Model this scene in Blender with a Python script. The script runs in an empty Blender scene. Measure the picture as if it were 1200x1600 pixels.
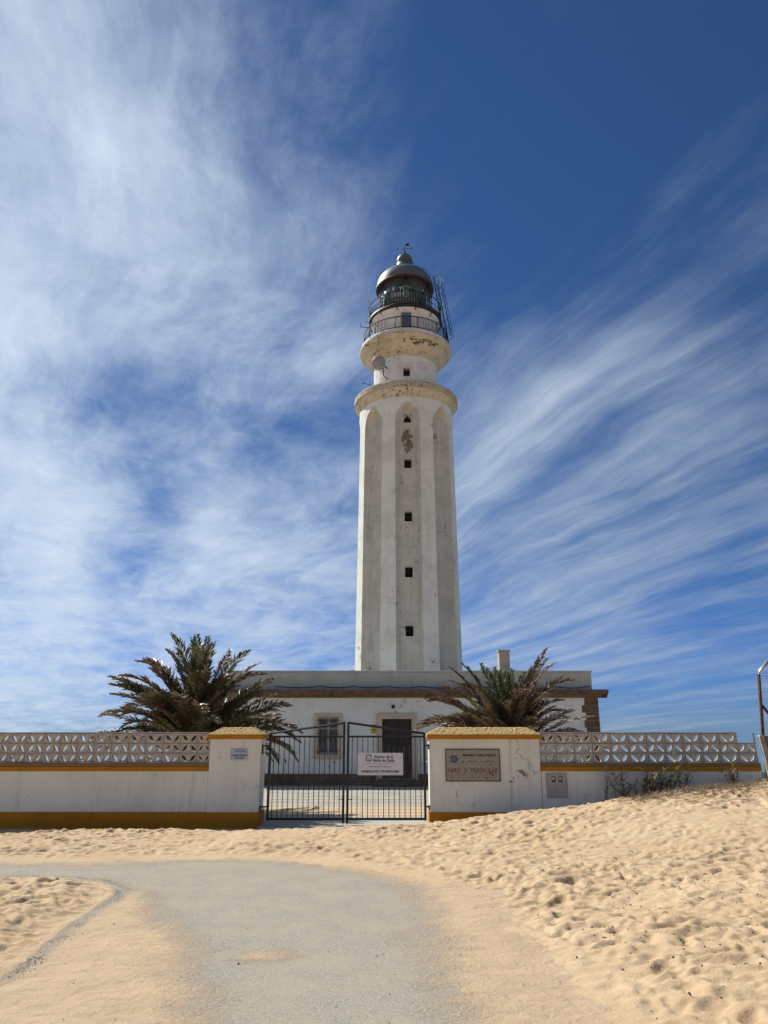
import bpy, bmesh, math, random
import numpy as np
from mathutils import Vector, Matrix, noise as mnoise

R = math.radians
S = bpy.context.scene
COL = S.collection
rng = random.Random(7)

# ------------------------------------------------------------------ camera
EYE = 1.6
PITCH = 16.63
cd = bpy.data.cameras.new("camera")
cam = bpy.data.objects.new("camera", cd)
COL.objects.link(cam)
cd.sensor_fit = 'VERTICAL'
cd.sensor_height = 24.0
cd.lens = 17.33
cd.clip_start = 0.05
cd.clip_end = 60000
cam.location = (0, 0, EYE)
cam.rotation_euler = (R(90 + PITCH), 0, 0)
S.camera = cam

# ------------------------------------------------------------------ light
SUN_AZ = -53.0     # degrees from +Y towards -X
SUN_EL = 46.0
EXPOSURE = 0.25
sd = Vector((math.sin(R(SUN_AZ)) * math.cos(R(SUN_EL)), math.cos(R(SUN_AZ)) * math.cos(R(SUN_EL)), math.sin(R(SUN_EL))))
sl = bpy.data.lights.new("sun", 'SUN')
sl.energy = 4.9
sl.angle = R(0.53)
sl.color = (1.0, 0.95, 0.87)
sun = bpy.data.objects.new("sun", sl)
COL.objects.link(sun)
sun.rotation_euler = (-sd).to_track_quat('-Z', 'Y').to_euler()
sun.location = (-30, 30, 50)
S.view_settings.view_transform = 'Standard'
S.view_settings.look = 'None'
S.view_settings.exposure = EXPOSURE
S.view_settings.gamma = 1.0
S.view_settings.use_curve_mapping = False


def N(nt, kind, ins=None, **kw):
    n = nt.nodes.new(kind)
    for k, v in kw.items():
        setattr(n, k, v)
    if ins:
        for k, v in ins.items():
            if isinstance(v, bpy.types.NodeSocket):
                nt.links.new(v, n.inputs[k])
            else:
                n.inputs[k].default_value = v
    return n


def M(nt, op, a, b=None, c=None, clamp=False):
    n = nt.nodes.new('ShaderNodeMath')
    n.operation = op
    n.use_clamp = clamp
    for i, v in enumerate((a, b, c)):
        if v is None:
            continue
        if isinstance(v, bpy.types.NodeSocket):
            nt.links.new(v, n.inputs[i])
        else:
            n.inputs[i].default_value = v
    return n.outputs[0]


def MR(nt, v, a, b, c=0.0, d=1.0, smooth=True):
    n = nt.nodes.new('ShaderNodeMapRange')
    n.interpolation_type = 'SMOOTHSTEP' if smooth else 'LINEAR'
    nt.links.new(v, n.inputs[0])
    for i, q in ((1, a), (2, b), (3, c), (4, d)):
        if isinstance(q, bpy.types.NodeSocket):
            nt.links.new(q, n.inputs[i])
        else:
            n.inputs[i].default_value = q
    return n.outputs[0]


def MIX(nt, f, a, b, mode='MIX'):
    n = nt.nodes.new('ShaderNodeMix')
    n.data_type = 'RGBA'
    n.blend_type = mode
    n.clamp_factor = True
    for i, q in ((0, f), (6, a), (7, b)):
        if isinstance(q, bpy.types.NodeSocket):
            nt.links.new(q, n.inputs[i])
        elif i == 0:
            n.inputs[0].default_value = q
        else:
            n.inputs[i].default_value = (*q, 1)
    return n.outputs[2]


def viewdir(px, py):
    a = (px - 600) / 1155
    b = (800 - py) / 1155
    c, s = math.cos(R(PITCH)), math.sin(R(PITCH))
    return Vector((a, c - b * s, s + b * c)).normalized()


W = bpy.data.worlds.new("World")
S.world = W
W.use_nodes = True
wt = W.node_tree
wt.nodes.clear()
sky = N(wt, 'ShaderNodeTexSky')
sky.sky_type = 'NISHITA'
sky.sun_disc = False
sky.sun_elevation = R(SUN_EL)
sky.sun_rotation = R(SUN_AZ)
sky.altitude = 0
sky.air_density = 1.0
sky.dust_density = 0.0
sky.ozone_density = 3.0
tc = N(wt, 'ShaderNodeTexCoord')
D = tc.outputs['Generated']
sep = N(wt, 'ShaderNodeSeparateXYZ', {0: D})
zz = M(wt, 'ADD', M(wt, 'MAXIMUM', sep.outputs[2], 0.0), 0.10)
px_ = M(wt, 'DIVIDE', sep.outputs[0], zz)
py_ = M(wt, 'DIVIDE', sep.outputs[1], zz)
# streak axis: heads for azimuth -23 degrees
ca, sa = math.cos(R(-23)), math.sin(R(-23))
u_ = M(wt, 'ADD', M(wt, 'MULTIPLY', px_, sa), M(wt, 'MULTIPLY', py_, ca))     # along
v_ = M(wt, 'SUBTRACT', M(wt, 'MULTIPLY', px_, ca), M(wt, 'MULTIPLY', py_, sa))  # across
P = N(wt, 'ShaderNodeCombineXYZ', {0: px_, 1: py_, 2: 0.0}).outputs[0]
warp = N(wt, 'ShaderNodeTexNoise', {'Vector': P, 'Scale': 0.9, 'Detail': 3.0, 'Roughness': 0.5})
wsep = N(wt, 'ShaderNodeSeparateColor', {0: warp.outputs[1]})
wx = M(wt, 'SUBTRACT', wsep.outputs[0], 0.5)
wy = M(wt, 'SUBTRACT', wsep.outputs[1], 0.5)


def streak(su, sv, ww, det, rough, off):
    a = M(wt, 'MULTIPLY', M(wt, 'ADD', u_, M(wt, 'MULTIPLY', wx, ww)), su)
    b = M(wt, 'MULTIPLY', M(wt, 'ADD', v_, M(wt, 'MULTIPLY', wy, ww)), sv)
    c = N(wt, 'ShaderNodeCombineXYZ', {0: a, 1: b, 2: off}).outputs[0]
    return N(wt, 'ShaderNodeTexNoise', {'Vector': c, 'Scale': 1.0, 'Detail': det, 'Roughness': rough}).outputs[0]


n_st = streak(0.40, 2.1, 0.30, 7.0, 0.58, 3.1)
n_st2 = streak(0.7, 5.0, 0.35, 6.0, 0.60, 11.7)
n_w = streak(2.1, 3.1, 0.35, 9.0, 0.63, 5.3)
n_f = streak(0.9, 8.0, 0.45, 8.0, 0.66, 21.3)
n_f2 = streak(3.4, 5.6, 0.8, 9.0, 0.70, 31.9)
n_b = streak(0.9, 1.3, 0.6, 6.0, 0.55, 8.2)


def blob(px, py, rin, rout, w):
    d = viewdir(px, py)
    n = N(wt, 'ShaderNodeVectorMath', {0: D, 1: d}, operation='DOT_PRODUCT')
    return M(wt, 'MULTIPLY', MR(wt, n.outputs['Value'], math.cos(R(rout)), math.cos(R(rin))), w)


def total(lst):
    t = lst[0]
    for q in lst[1:]:
        t = M(wt, 'ADD', t, q)
    return t


LEFT = MR(wt, sep.outputs[0], -0.12, 0.12, 1.0, 0.0)
cov = total([
    blob(-200, 250, 8, 21, 0.66), blob(-90, 560, 3, 14, 0.12), blob(0, 880, 3, 13, 0.42), blob(330, 800, 3, 11, 0.18),
    blob(480, 960, 4, 13, 0.20), blob(180, 1020, 5, 16, 0.32), blob(330, 300, 8, 24, -0.05), blob(20, 760, 3, 10, 0.10), blob(230, 440, 3, 11, 0.10),
    blob(440, 540, 1, 6, 0.18), blob(250, 510, 1, 5, 0.16), blob(1160, 400, 3, 13, 0.20), blob(930, 620, 3, 14, 0.12), blob(900, 800, 5, 17, 0.14), blob(1150, 720, 4, 14, 0.08),
    blob(830, 960, 3, 12, 0.14), blob(880, 100, 8, 26, -0.25), blob(1200, 130, 8, 22, -0.20), blob(560, 20, 4, 14, -0.10), blob(480, 260, 3, 14, 0.10), blob(330, 620, 3, 9, -0.06), blob(215, 850, 1, 5, -0.42), blob(200, 660, 1, 6, -0.22),
    blob(700, 250, 3, 12, -0.06), blob(1110, 1080, 3, 12, -0.10), blob(1080, 880, 2, 7, -0.10), MR(wt, sep.outputs[0], -0.5, 0.6, 0.06, -0.10),
])
n_l = total([M(wt, 'MULTIPLY', n_w, 0.55), M(wt, 'MULTIPLY', n_b, 0.25), M(wt, 'MULTIPLY', n_st, 0.2)])
n_r = total([M(wt, 'MULTIPLY', n_st, 0.5), M(wt, 'MULTIPLY', n_st2, 0.28), M(wt, 'MULTIPLY', n_w, 0.22)])
nn = M(wt, 'ADD', M(wt, 'MULTIPLY', n_l, LEFT), M(wt, 'MULTIPLY', n_r, M(wt, 'SUBTRACT', 1.0, LEFT)))
dens = M(wt, 'ADD', M(wt, 'ADD', M(wt, 'MULTIPLY', M(wt, 'SUBTRACT', nn, 0.5), 3.9), 0.27), M(wt, 'MULTIPLY', cov, 1.0))
veil = MR(wt, dens, -0.25, 1.5, 0.02, 0.82)
pres = MR(wt, dens, -0.30, 0.75)
fib = M(wt, 'ADD', M(wt, 'MULTIPLY', MR(wt, n_f, 0.38, 0.78), M(wt, 'SUBTRACT', 1.0, M(wt, 'MULTIPLY', LEFT, 0.45))), M(wt, 'MULTIPLY', MR(wt, n_f2, 0.42, 0.78), M(wt, 'MULTIPLY', LEFT, 0.8)))
thin = M(wt, 'SUBTRACT', 1.0, M(wt, 'MULTIPLY', veil, 0.55))
alpha = M(wt, 'MINIMUM', M(wt, 'ADD', veil, M(wt, 'MULTIPLY', M(wt, 'MULTIPLY', fib, pres), M(wt, 'MULTIPLY', thin, 0.34))), 0.96)
# clouds brighten towards the sun; extra glow added around it, out of view
sdot = N(wt, 'ShaderNodeVectorMath', {0: D, 1: sd}, operation='DOT_PRODUCT').outputs['Value']
cbr = M(wt, 'ADD', MR(wt, sdot, -0.2, 0.92, 0.42, 0.97), MR(wt, sdot, 0.978, 0.998, 0.0, 7.0))
cc = N(wt, 'ShaderNodeVectorMath', {0: (8.3, 9.7, 11.5), 3: cbr}, operation='SCALE').outputs[0]
sgam = N(wt, 'ShaderNodeVectorMath', {0: sky.outputs[0], 1: (0.225, 0.475, 0.77)}, operation='MULTIPLY').outputs[0]
hz = MR(wt, sep.outputs[2], 0.0, 0.30, 1.0, 0.0)
sgam = MIX(wt, hz, sgam, N(wt, 'ShaderNodeVectorMath', {0: sgam, 1: (0.98, 0.90, 1.30)}, operation='MULTIPLY').outputs[0])
wc = MIX(wt, alpha, sgam, cc)
bg = N(wt, 'ShaderNodeBackground', {0: wc, 1: 0.072})
wo = N(wt, 'ShaderNodeOutputWorld', {0: bg.outputs[0]})


# ------------------------------------------------------------------ materials
def new_mat(name):
    m = bpy.data.materials.new(name)
    m.use_nodes = True
    nt = m.node_tree
    return m, nt, nt.nodes['Principled BSDF']


def geo(nt):
    return N(nt, 'ShaderNodeNewGeometry').outputs['Position']


def simple(name, col, rough=0.6, metal=0.0, var=0.15, scale=6.0, bump=0.0, bscale=60.0, col2=None, coat=0.0):
    m, nt, b = new_mat(name)
    p = N(nt, 'ShaderNodeTexCoord').outputs['Object']
    n = N(nt, 'ShaderNodeTexNoise', {'Vector': p, 'Scale': scale, 'Detail': 6.0, 'Roughness': 0.6}).outputs[0]
    c2 = col2 if col2 else tuple(max(0, c * (1 - 2 * var)) for c in col)
    c = MIX(nt, MR(nt, n, 0.35, 0.68), col, c2)
    nt.links.new(c, b.inputs['Base Color'])
    b.inputs['Roughness'].default_value = rough
    b.inputs['Metallic'].default_value = metal
    if bump:
        n2 = N(nt, 'ShaderNodeTexNoise', {'Vector': p, 'Scale': bscale, 'Detail': 4.0, 'Roughness': 0.6}).outputs[0]
        bp = N(nt, 'ShaderNodeBump', {'Strength': bump, 'Distance': 0.01, 'Height': n2})
        nt.links.new(bp.outputs[0], b.inputs['Normal'])
    return m


def plaster(name, col, grime, peel, peel_amt=0.0, scale=1.0, zones=(), streaks=0.4, pscale=3.0, crack=0.0, fleck=0.6):
    """weathered lime plaster: mottling, run-off streaks, flaked patches showing the coat beneath"""
    m, nt, b = new_mat(name)
    p = geo(nt)
    n1 = N(nt, 'ShaderNodeTexNoise', {'Vector': p, 'Scale': 0.9 * scale, 'Detail': 8.0, 'Roughness': 0.65}).outputs[0]
    n2 = N(nt, 'ShaderNodeTexNoise', {'Vector': p, 'Scale': 9.0 * scale, 'Detail': 6.0, 'Roughness': 0.7}).outputs[0]
    sv = N(nt, 'ShaderNodeVectorMath', {0: p, 1: (3.2 * scale, 3.2 * scale, 0.28 * scale)}, operation='MULTIPLY').outputs[0]
    ns = N(nt, 'ShaderNodeTexNoise', {'Vector': sv, 'Scale': 1.0, 'Detail': 6.0, 'Roughness': 0.6}).outputs[0]
    c = MIX(nt, MR(nt, n1, 0.38, 0.72, 0.0, 0.55), col, grime)
    c = MIX(nt, MR(nt, n2, 0.5, 0.8, 0.0, 0.35), c, grime)
    c = MIX(nt, MR(nt, ns, 0.5, 0.78, 0.0, streaks), c, grime)
    np_ = N(nt, 'ShaderNodeTexNoise', {'Vector': p, 'Scale': pscale, 'Detail': 9.0, 'Roughness': 0.68, 'Distortion': 0.4}).outputs[0]
    big = N(nt, 'ShaderNodeTexNoise', {'Vector': p, 'Scale': 0.6 * scale, 'Detail': 2.0}).outputs[0]
    v = M(nt, 'ADD', np_, M(nt, 'MULTIPLY', M(nt, 'SUBTRACT', big, 0.5), 0.35))
    v = M(nt, 'ADD', v, peel_amt)
    for (cx, cy, cz, rx, ry, rz, w) in zones:
        q = N(nt, 'ShaderNodeVectorMath', {0: p, 1: (cx, cy, cz)}, operation='SUBTRACT').outputs[0]
        q = N(nt, 'ShaderNodeVectorMath', {0: q, 1: (1 / rx, 1 / ry, 1 / rz)}, operation='MULTIPLY').outputs[0]
        l = N(nt, 'ShaderNodeVectorMath', {0: q}, operation='LENGTH').outputs['Value']
        v = M(nt, 'ADD', v, MR(nt, l, 1.0, 0.6, 0.0, w))
    fl = N(nt, 'ShaderNodeTexNoise', {'Vector': p, 'Scale': 7.0 * scale, 'Detail': 3.0, 'Roughness': 0.75}).outputs[0]
    msk = N(nt, 'ShaderNodeTexNoise', {'Vector': p, 'Scale': 0.9, 'Detail': 3.0}).outputs[0]
    c = MIX(nt, M(nt, 'MULTIPLY', MR(nt, fl, 0.655, 0.70, 0.0, fleck), MR(nt, msk, 0.46, 0.60)), c, tuple(x * 0.6 for x in peel))
    mid = N(nt, 'ShaderNodeTexNoise', {'Vector': sv, 'Scale': 2.3, 'Detail': 9.0, 'Roughness': 0.72}).outputs[0]
    c = MIX(nt, MR(nt, mid, 0.54, 0.72, 0.0, streaks * 0.75), c, tuple(x * 0.62 for x in grime))
    pk = MR(nt, v, 0.70, 0.715)
    edge = MR(nt, v, 0.67, 0.70)
    pc = MIX(nt, MR(nt, n2, 0.4, 0.62), peel, tuple(x * 0.45 for x in peel))
    c = MIX(nt, M(nt, 'MULTIPLY', edge, 0.25), c, peel)
    c = MIX(nt, pk, c, pc)
    if crack:
        vor = N(nt, 'ShaderNodeTexVoronoi', {'Vector': N(nt, 'ShaderNodeVectorMath', {0: p, 1: N(nt, 'ShaderNodeVectorMath', {0: N(nt, 'ShaderNodeTexNoise', {'Vector': p, 'Scale': 2.0, 'Detail': 5.0}).outputs[1], 3: 0.9}, operation='SCALE').outputs[0]}, operation='ADD').outputs[0], 'Scale': 0.55 * scale}, feature='DISTANCE_TO_EDGE').outputs[0]
        ck = M(nt, 'MULTIPLY', MR(nt, vor, 0.012, 0.0, 0.0, crack), MR(nt, big, 0.5, 0.6))
        c = MIX(nt, ck, c, tuple(x * 0.4 for x in grime))
    nt.links.new(c, b.inputs['Base Color'])
    b.inputs['Roughness'].default_value = 0.88
    h = M(nt, 'SUBTRACT', M(nt, 'MULTIPLY', n2, 0.35), M(nt, 'MULTIPLY', pk, 0.9))
    nf = N(nt, 'ShaderNodeTexNoise', {'Vector': p, 'Scale': 45.0, 'Detail': 4.0, 'Roughness': 0.6}).outputs[0]
    h = M(nt, 'ADD', h, M(nt, 'MULTIPLY', nf, 0.25))
    bp = N(nt, 'ShaderNodeBump', {'Strength': 0.7, 'Distance': 0.018, 'Height': h})
    nt.links.new(bp.outputs[0], b.inputs['Normal'])
    return m


TX, TY = 1.355, 42.0    # axis of the lighthouse
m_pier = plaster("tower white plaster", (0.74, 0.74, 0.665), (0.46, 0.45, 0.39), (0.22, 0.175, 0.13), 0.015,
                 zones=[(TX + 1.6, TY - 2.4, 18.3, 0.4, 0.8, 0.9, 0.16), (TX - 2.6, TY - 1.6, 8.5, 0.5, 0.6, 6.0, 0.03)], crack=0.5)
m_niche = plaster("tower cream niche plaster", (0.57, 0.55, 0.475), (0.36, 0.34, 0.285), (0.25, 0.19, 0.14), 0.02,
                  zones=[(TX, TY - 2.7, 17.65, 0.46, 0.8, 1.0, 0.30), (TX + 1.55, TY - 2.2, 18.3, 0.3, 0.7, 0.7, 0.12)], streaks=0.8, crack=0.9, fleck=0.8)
m_drum = plaster("tower drum plaster", (0.70, 0.69, 0.66), (0.44, 0.41, 0.37), (0.27, 0.20, 0.15), 0.055, pscale=5.0, crack=1.0, streaks=0.6, fleck=0.9)
m_cornice = plaster("tower cornice cream plaster", (0.58, 0.50, 0.37), (0.31, 0.24, 0.16), (0.13, 0.075, 0.045), 0.04, pscale=3.2,
                    zones=[(TX + 0.9, TY - 2.5, 24.1, 2.4, 1.6, 0.26, 0.115)], streaks=0.8, crack=1.0, fleck=0.9)
m_cornstone = plaster("cornice rim masonry", (0.50, 0.43, 0.33), (0.30, 0.245, 0.18), (0.16, 0.09, 0.06), 0.07, pscale=5.0)
m_wall = plaster("house white plaster", (0.80, 0.80, 0.73), (0.60, 0.59, 0.52), (0.16, 0.14, 0.12), 0.01, scale=1.4, pscale=4.5,
                 zones=[(-2.5, 25, 0.75, 2.0, 1, 0.35, 0.07), (1, 25, 2.55, 6.0, 1, 0.22, 0.06)], crack=0.4)
m_parapet = plaster("parapet grey plaster", (0.50, 0.495, 0.425), (0.33, 0.32, 0.27), (0.2, 0.17, 0.14), -0.06, scale=1.6)
m_cream = plaster("cream painted surround", (0.60, 0.50, 0.36), (0.40, 0.32, 0.23), (0.3, 0.22, 0.15), 0.0, scale=2.0)
m_bwall = plaster("boundary wall white paint", (0.78, 0.77, 0.665), (0.57, 0.555, 0.465), (0.33, 0.26, 0.21), -0.055, scale=1.2, pscale=5.0,
                  zones=[(2.55, 14.3, 0.85, 0.4, 0.5, 0.35, 0.14), (-6.5, 14.3, 0.88, 0.5, 0.5, 0.06, 0.1), (-4.2, 14.3, 0.88, 0.5, 0.5, 0.05, 0.1)], streaks=0.62, crack=0.6, fleck=0.5)
m_ochre = plaster("ochre yellow paint", (0.48, 0.195, 0.002), (0.29, 0.11, 0.002), (0.14, 0.06, 0.02), -0.03, scale=2.0, streaks=0.4)
m_ochredull = plaster("dull brown ledge", (0.24, 0.15, 0.06), (0.15, 0.105, 0.055), (0.12, 0.08, 0.05), -0.02, scale=2.0)  # duller and browner than the yellow band under it
m_cap = simple("crumbling cap mortar", (0.56, 0.38, 0.13), 0.95, 0, 0.2, 26, 1.0, 40, col2=(0.30, 0.20, 0.10))
m_brown = simple("brown sandstone", (0.185, 0.115, 0.065), 0.9, 0, 0.3, 5, 0.6, 30, col2=(0.09, 0.055, 0.035))
m_block = simple("cast concrete block", (0.57, 0.515, 0.43), 0.95, 0, 0.15, 4, 0.6, 80, col2=(0.38, 0.335, 0.27))
m_coping = simple("pale mortar coping", (0.52, 0.47, 0.42), 0.95, 0, 0.15, 7, 0.6, 50)
m_black = simple("black painted steel", (0.012, 0.012, 0.014), 0.45, 0.0, 0.2, 10)
m_rail = simple("dark railing iron", (0.03, 0.032, 0.036), 0.6, 0.3, 0.3, 12)
m_rust = simple("rusty fence tube", (0.12, 0.055, 0.035), 0.85, 0.1, 0.3, 14, 0.4, 60, col2=(0.05, 0.025, 0.02))
m_galv = simple("galvanised steel", (0.42, 0.42, 0.41), 0.5, 0.5, 0.2, 12)
m_conc = simple("grey concrete", (0.40, 0.385, 0.355), 0.95, 0, 0.2, 6, 0.6, 40)
m_void = simple("unlit interior", (0.012, 0.012, 0.014), 0.9)
m_wood = simple("dark brown door wood", (0.035, 0.018, 0.012), 0.5, 0, 0.25, 8)
m_wframe = simple("white window paint", (0.55, 0.55, 0.53), 0.5)
m_glass = simple("window glass with reflection and blind tint", (0.17, 0.18, 0.18), 0.1)  # lighter pane colour stands for a reflection and the pale interior behind
m_signw = simple("white enamel sign", (0.66, 0.66, 0.68), 0.4, 0, 0.06, 12)
m_signb = simple("pale blue enamel sign", (0.46, 0.48, 0.56), 0.4, 0, 0.06, 12)
m_ink = simple("dark navy sign print", (0.02, 0.022, 0.045), 0.5)
m_inkb = simple("faded blue glaze", (0.05, 0.07, 0.20), 0.4)
m_inkr = simple("faded oxide red glaze", (0.17, 0.045, 0.03), 0.4, 0, 0.3, 20)
m_inkk = simple("faded black glaze", (0.04, 0.03, 0.03), 0.5, 0, 0.3, 20)
m_yel = simple("yellow sign", (0.70, 0.42, 0.02), 0.4, 0, 0.05)
m_chim = plaster("shade-toned chimney render", (0.42, 0.37, 0.30), (0.22, 0.18, 0.13), (0.12, 0.09, 0.06), 0.03, scale=2.0)  # white chimney given a brown-grey base for its shaded front
m_grit = simple("pale grit", (0.50, 0.46, 0.38), 0.95)
m_mwin = simple("dark meter window", (0.03, 0.03, 0.03), 0.15)
m_tile = simple("glazed cream tile", (0.37, 0.33, 0.27), 0.3, 0, 0.12, 9, col2=(0.22, 0.185, 0.145))
m_grey = simple("grey meter cabinet", (0.42, 0.39, 0.345), 0.6, 0, 0.1, 8)
m_lead = simple("grey painted dome metal", (0.115, 0.135, 0.13), 0.5, 0.15, 0.15, 3, col2=(0.075, 0.09, 0.085))
m_redrim = simple("red brown painted rim", (0.05, 0.017, 0.011), 0.6)
m_dish = simple("grey antenna dish", (0.27, 0.27, 0.29), 0.6)
m_doorgrey = simple("blue grey metal door", (0.13, 0.15, 0.18), 0.5)
m_rach = simple("palm rachis", (0.20, 0.15, 0.07), 0.7)
m_trunk = simple("palm trunk fibre", (0.07, 0.045, 0.03), 0.95, 0, 0.3, 20, 1.0, 40)
m_debris = simple("dark dry debris", (0.03, 0.02, 0.015), 0.9)
m_bush = simple("coastal scrub leaves", (0.06, 0.07, 0.03), 0.8, 0, 0.3, 3, col2=(0.10, 0.075, 0.045))


def leafmat(name, c1, c2, rough=0.45):
    m, nt, b = new_mat(name)
    p = geo(nt)
    n = N(nt, 'ShaderNodeTexNoise', {'Vector': p, 'Scale': 3.5, 'Detail': 5.0}).outputs[0]
    nt.links.new(MIX(nt, MR(nt, n, 0.38, 0.62), c1, c2), b.inputs['Base Color'])
    b.inputs['Roughness'].default_value = rough
    tr = N(nt, 'ShaderNodeBsdfTranslucent', {0: (*[min(1, (x + y) * 0.7) for x, y in zip(c1, c2)], 1)})
    mx = N(nt, 'ShaderNodeMixShader', {0: 0.28, 1: b.outputs[0], 2: tr.outputs[0]})
    nt.links.new(mx.outputs[0], nt.nodes['Material Output'].inputs[0])
    return m


m_leaf_dark = leafmat("dark olive leaflets", (0.085, 0.088, 0.035), (0.12, 0.09, 0.05), 0.38)
m_leaf_brown = leafmat("dry brown leaflets", (0.17, 0.11, 0.062), (0.10, 0.062, 0.036), 0.38)
m_leaf_green = leafmat("fresh green leaflets", (0.105, 0.135, 0.035), (0.07, 0.09, 0.03))
m_leaf_pale = leafmat("bleached dry leaflets", (0.24, 0.19, 0.13), (0.13, 0.09, 0.055))
m_reed = leafmat("reed green", (0.27, 0.245, 0.115), (0.15, 0.13, 0.06))
m_dry = leafmat("dry straw", (0.34, 0.26, 0.16), (0.17, 0.125, 0.075))


def glassmat():
    m, nt, b = new_mat("greenish lantern glass")
    b.inputs['Base Color'].default_value = (0.16, 0.21, 0.19, 1)
    b.inputs['Roughness'].default_value = 0.04
    b.inputs['Transmission Weight'].default_value = 0.55
    b.inputs['IOR'].default_value = 1.12
    b.inputs['Specular IOR Level'].default_value = 0.9
    return m


m_lglass = glassmat()
m_lens = simple("thick green fresnel lens", (0.03, 0.042, 0.038), 0.15, 0.0, 0.2, 5)


def sandmat():
    m, nt, b = new_mat("dry beach sand")
    p = geo(nt)
    n1 = N(nt, 'ShaderNodeTexNoise', {'Vector': p, 'Scale': 1.1, 'Detail': 6.0, 'Roughness': 0.6}).outputs[0]
    n2 = N(nt, 'ShaderNodeTexNoise', {'Vector': p, 'Scale': 260.0, 'Detail': 2.0}).outputs[0]
    n3 = N(nt, 'ShaderNodeTexNoise', {'Vector': p, 'Scale': 14.0, 'Detail': 8.0, 'Roughness': 0.62}).outputs[0]
    c = MIX(nt, MR(nt, n1, 0.3, 0.7), (0.59, 0.442, 0.276), (0.53, 0.382, 0.225))
    c = MIX(nt, MR(nt, n2, 0.35, 0.75, 0.0, 0.35), c, (0.30, 0.20, 0.11))
    n4 = N(nt, 'ShaderNodeTexNoise', {'Vector': p, 'Scale': 75.0, 'Detail': 4.0, 'Roughness': 0.75}).outputs[0]
    c = MIX(nt, MR(nt, n4, 0.52, 0.78, 0.0, 0.55), c, (0.27, 0.185, 0.105))
    nt.links.new(c, b.inputs['Base Color'])
    b.inputs['Roughness'].default_value = 0.95
    b.inputs['Specular IOR Level'].default_value = 0.15
    h = M(nt, 'ADD', M(nt, 'ADD', M(nt, 'MULTIPLY', n3, 1.0), M(nt, 'MULTIPLY', n4, 0.25)), M(nt, 'MULTIPLY', n2, 0.10))
    bp = N(nt, 'ShaderNodeBump', {'Strength': 0.8, 'Distance': 0.02, 'Height': h})
    nt.links.new(bp.outputs[0], b.inputs['Normal'])
    return m


m_sand = sandmat()


def pathmat():
    m, nt, b = new_mat("gritty asphalt under blown sand")
    p = geo(nt)
    at_ = N(nt, 'ShaderNodeAttribute', attribute_name='cover').outputs['Fac']
    n1 = N(nt, 'ShaderNodeTexNoise', {'Vector': p, 'Scale': 2.2, 'Detail': 7.0, 'Roughness': 0.6}).outputs[0]
    n2 = N(nt, 'ShaderNodeTexNoise', {'Vector': p, 'Scale': 95.0, 'Detail': 3.0, 'Roughness': 0.7}).outputs[0]
    n4 = N(nt, 'ShaderNodeTexNoise', {'Vector': p, 'Scale': 30.0, 'Detail': 5.0, 'Roughness': 0.7}).outputs[0]
    v = N(nt, 'ShaderNodeTexVoronoi', {'Vector': p, 'Scale': 170.0}).outputs['Color']
    vs = N(nt, 'ShaderNodeSeparateColor', {0: v}).outputs[0]
    g = MIX(nt, MR(nt, vs, 0.1, 0.95), (0.235, 0.213, 0.170), (0.415, 0.378, 0.305))
    g = MIX(nt, MR(nt, n1, 0.35, 0.7, 0.0, 0.6), g, (0.40, 0.335, 0.245))
    v2 = N(nt, 'ShaderNodeTexVoronoi', {'Vector': p, 'Scale': 26.0, 'Randomness': 1.0}).outputs['Distance']
    g = MIX(nt, MR(nt, v2, 0.10, 0.07, 0.0, 0.75), g, (0.10, 0.09, 0.075))
    s = MIX(nt, MR(nt, n1, 0.3, 0.7), (0.575, 0.43, 0.275), (0.50, 0.37, 0.235))
    s = MIX(nt, MR(nt, n2, 0.45, 0.75, 0.0, 0.45), s, (0.27, 0.19, 0.12))
    n6 = N(nt, 'ShaderNodeTexNoise', {'Vector': p, 'Scale': 5.0, 'Detail': 8.0, 'Roughness': 0.7}).outputs[0]
    f = MR(nt, M(nt, 'ADD', at_, M(nt, 'ADD', M(nt, 'MULTIPLY', M(nt, 'SUBTRACT', n4, 0.5), 1.1), M(nt, 'MULTIPLY', M(nt, 'SUBTRACT', n6, 0.5), 0.9))), 0.18, 0.86)
    c = MIX(nt, f, g, s)
    nt.links.new(c, b.inputs['Base Color'])
    b.inputs['Roughness'].default_value = 0.95
    b.inputs['Specular IOR Level'].default_value = 0.2
    n5 = N(nt, 'ShaderNodeTexNoise', {'Vector': p, 'Scale': 9.0, 'Detail': 8.0, 'Roughness': 0.68, 'Distortion': 1.2}).outputs[0]
    h = M(nt, 'ADD', M(nt, 'MULTIPLY', vs, 0.22), M(nt, 'MULTIPLY', M(nt, 'MULTIPLY', n5, f), 3.2))
    bp = N(nt, 'ShaderNodeBump', {'Strength': 0.7, 'Distance': 0.012, 'Height': h})
    nt.links.new(bp.outputs[0], b.inputs['Normal'])
    return m


m_path = pathmat()


def yardmat():
    m, nt, b = new_mat("pale courtyard concrete")
    p = geo(nt)
    sp = N(nt, 'ShaderNodeSeparateXYZ', {0: p})
    n1 = N(nt, 'ShaderNodeTexNoise', {'Vector': p, 'Scale': 0.8, 'Detail': 6.0, 'Roughness': 0.6}).outputs[0]
    y = M(nt, 'ADD', sp.outputs[1], M(nt, 'MULTIPLY', n1, 0.6))
    sandy = M(nt, 'MULTIPLY', MR(nt, y, 18.9, 17.9), MR(nt, y, 15.9, 16.6))
    c = MIX(nt, MR(nt, n1, 0.3, 0.7), (0.42, 0.385, 0.315), (0.34, 0.31, 0.255))
    c = MIX(nt, M(nt, 'MULTIPLY', sandy, 0.8), c, (0.55, 0.40, 0.23))
    nt.links.new(c, b.inputs['Base Color'])
    b.inputs['Roughness'].default_value = 0.95
    return m


m_yard = yardmat()


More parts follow.
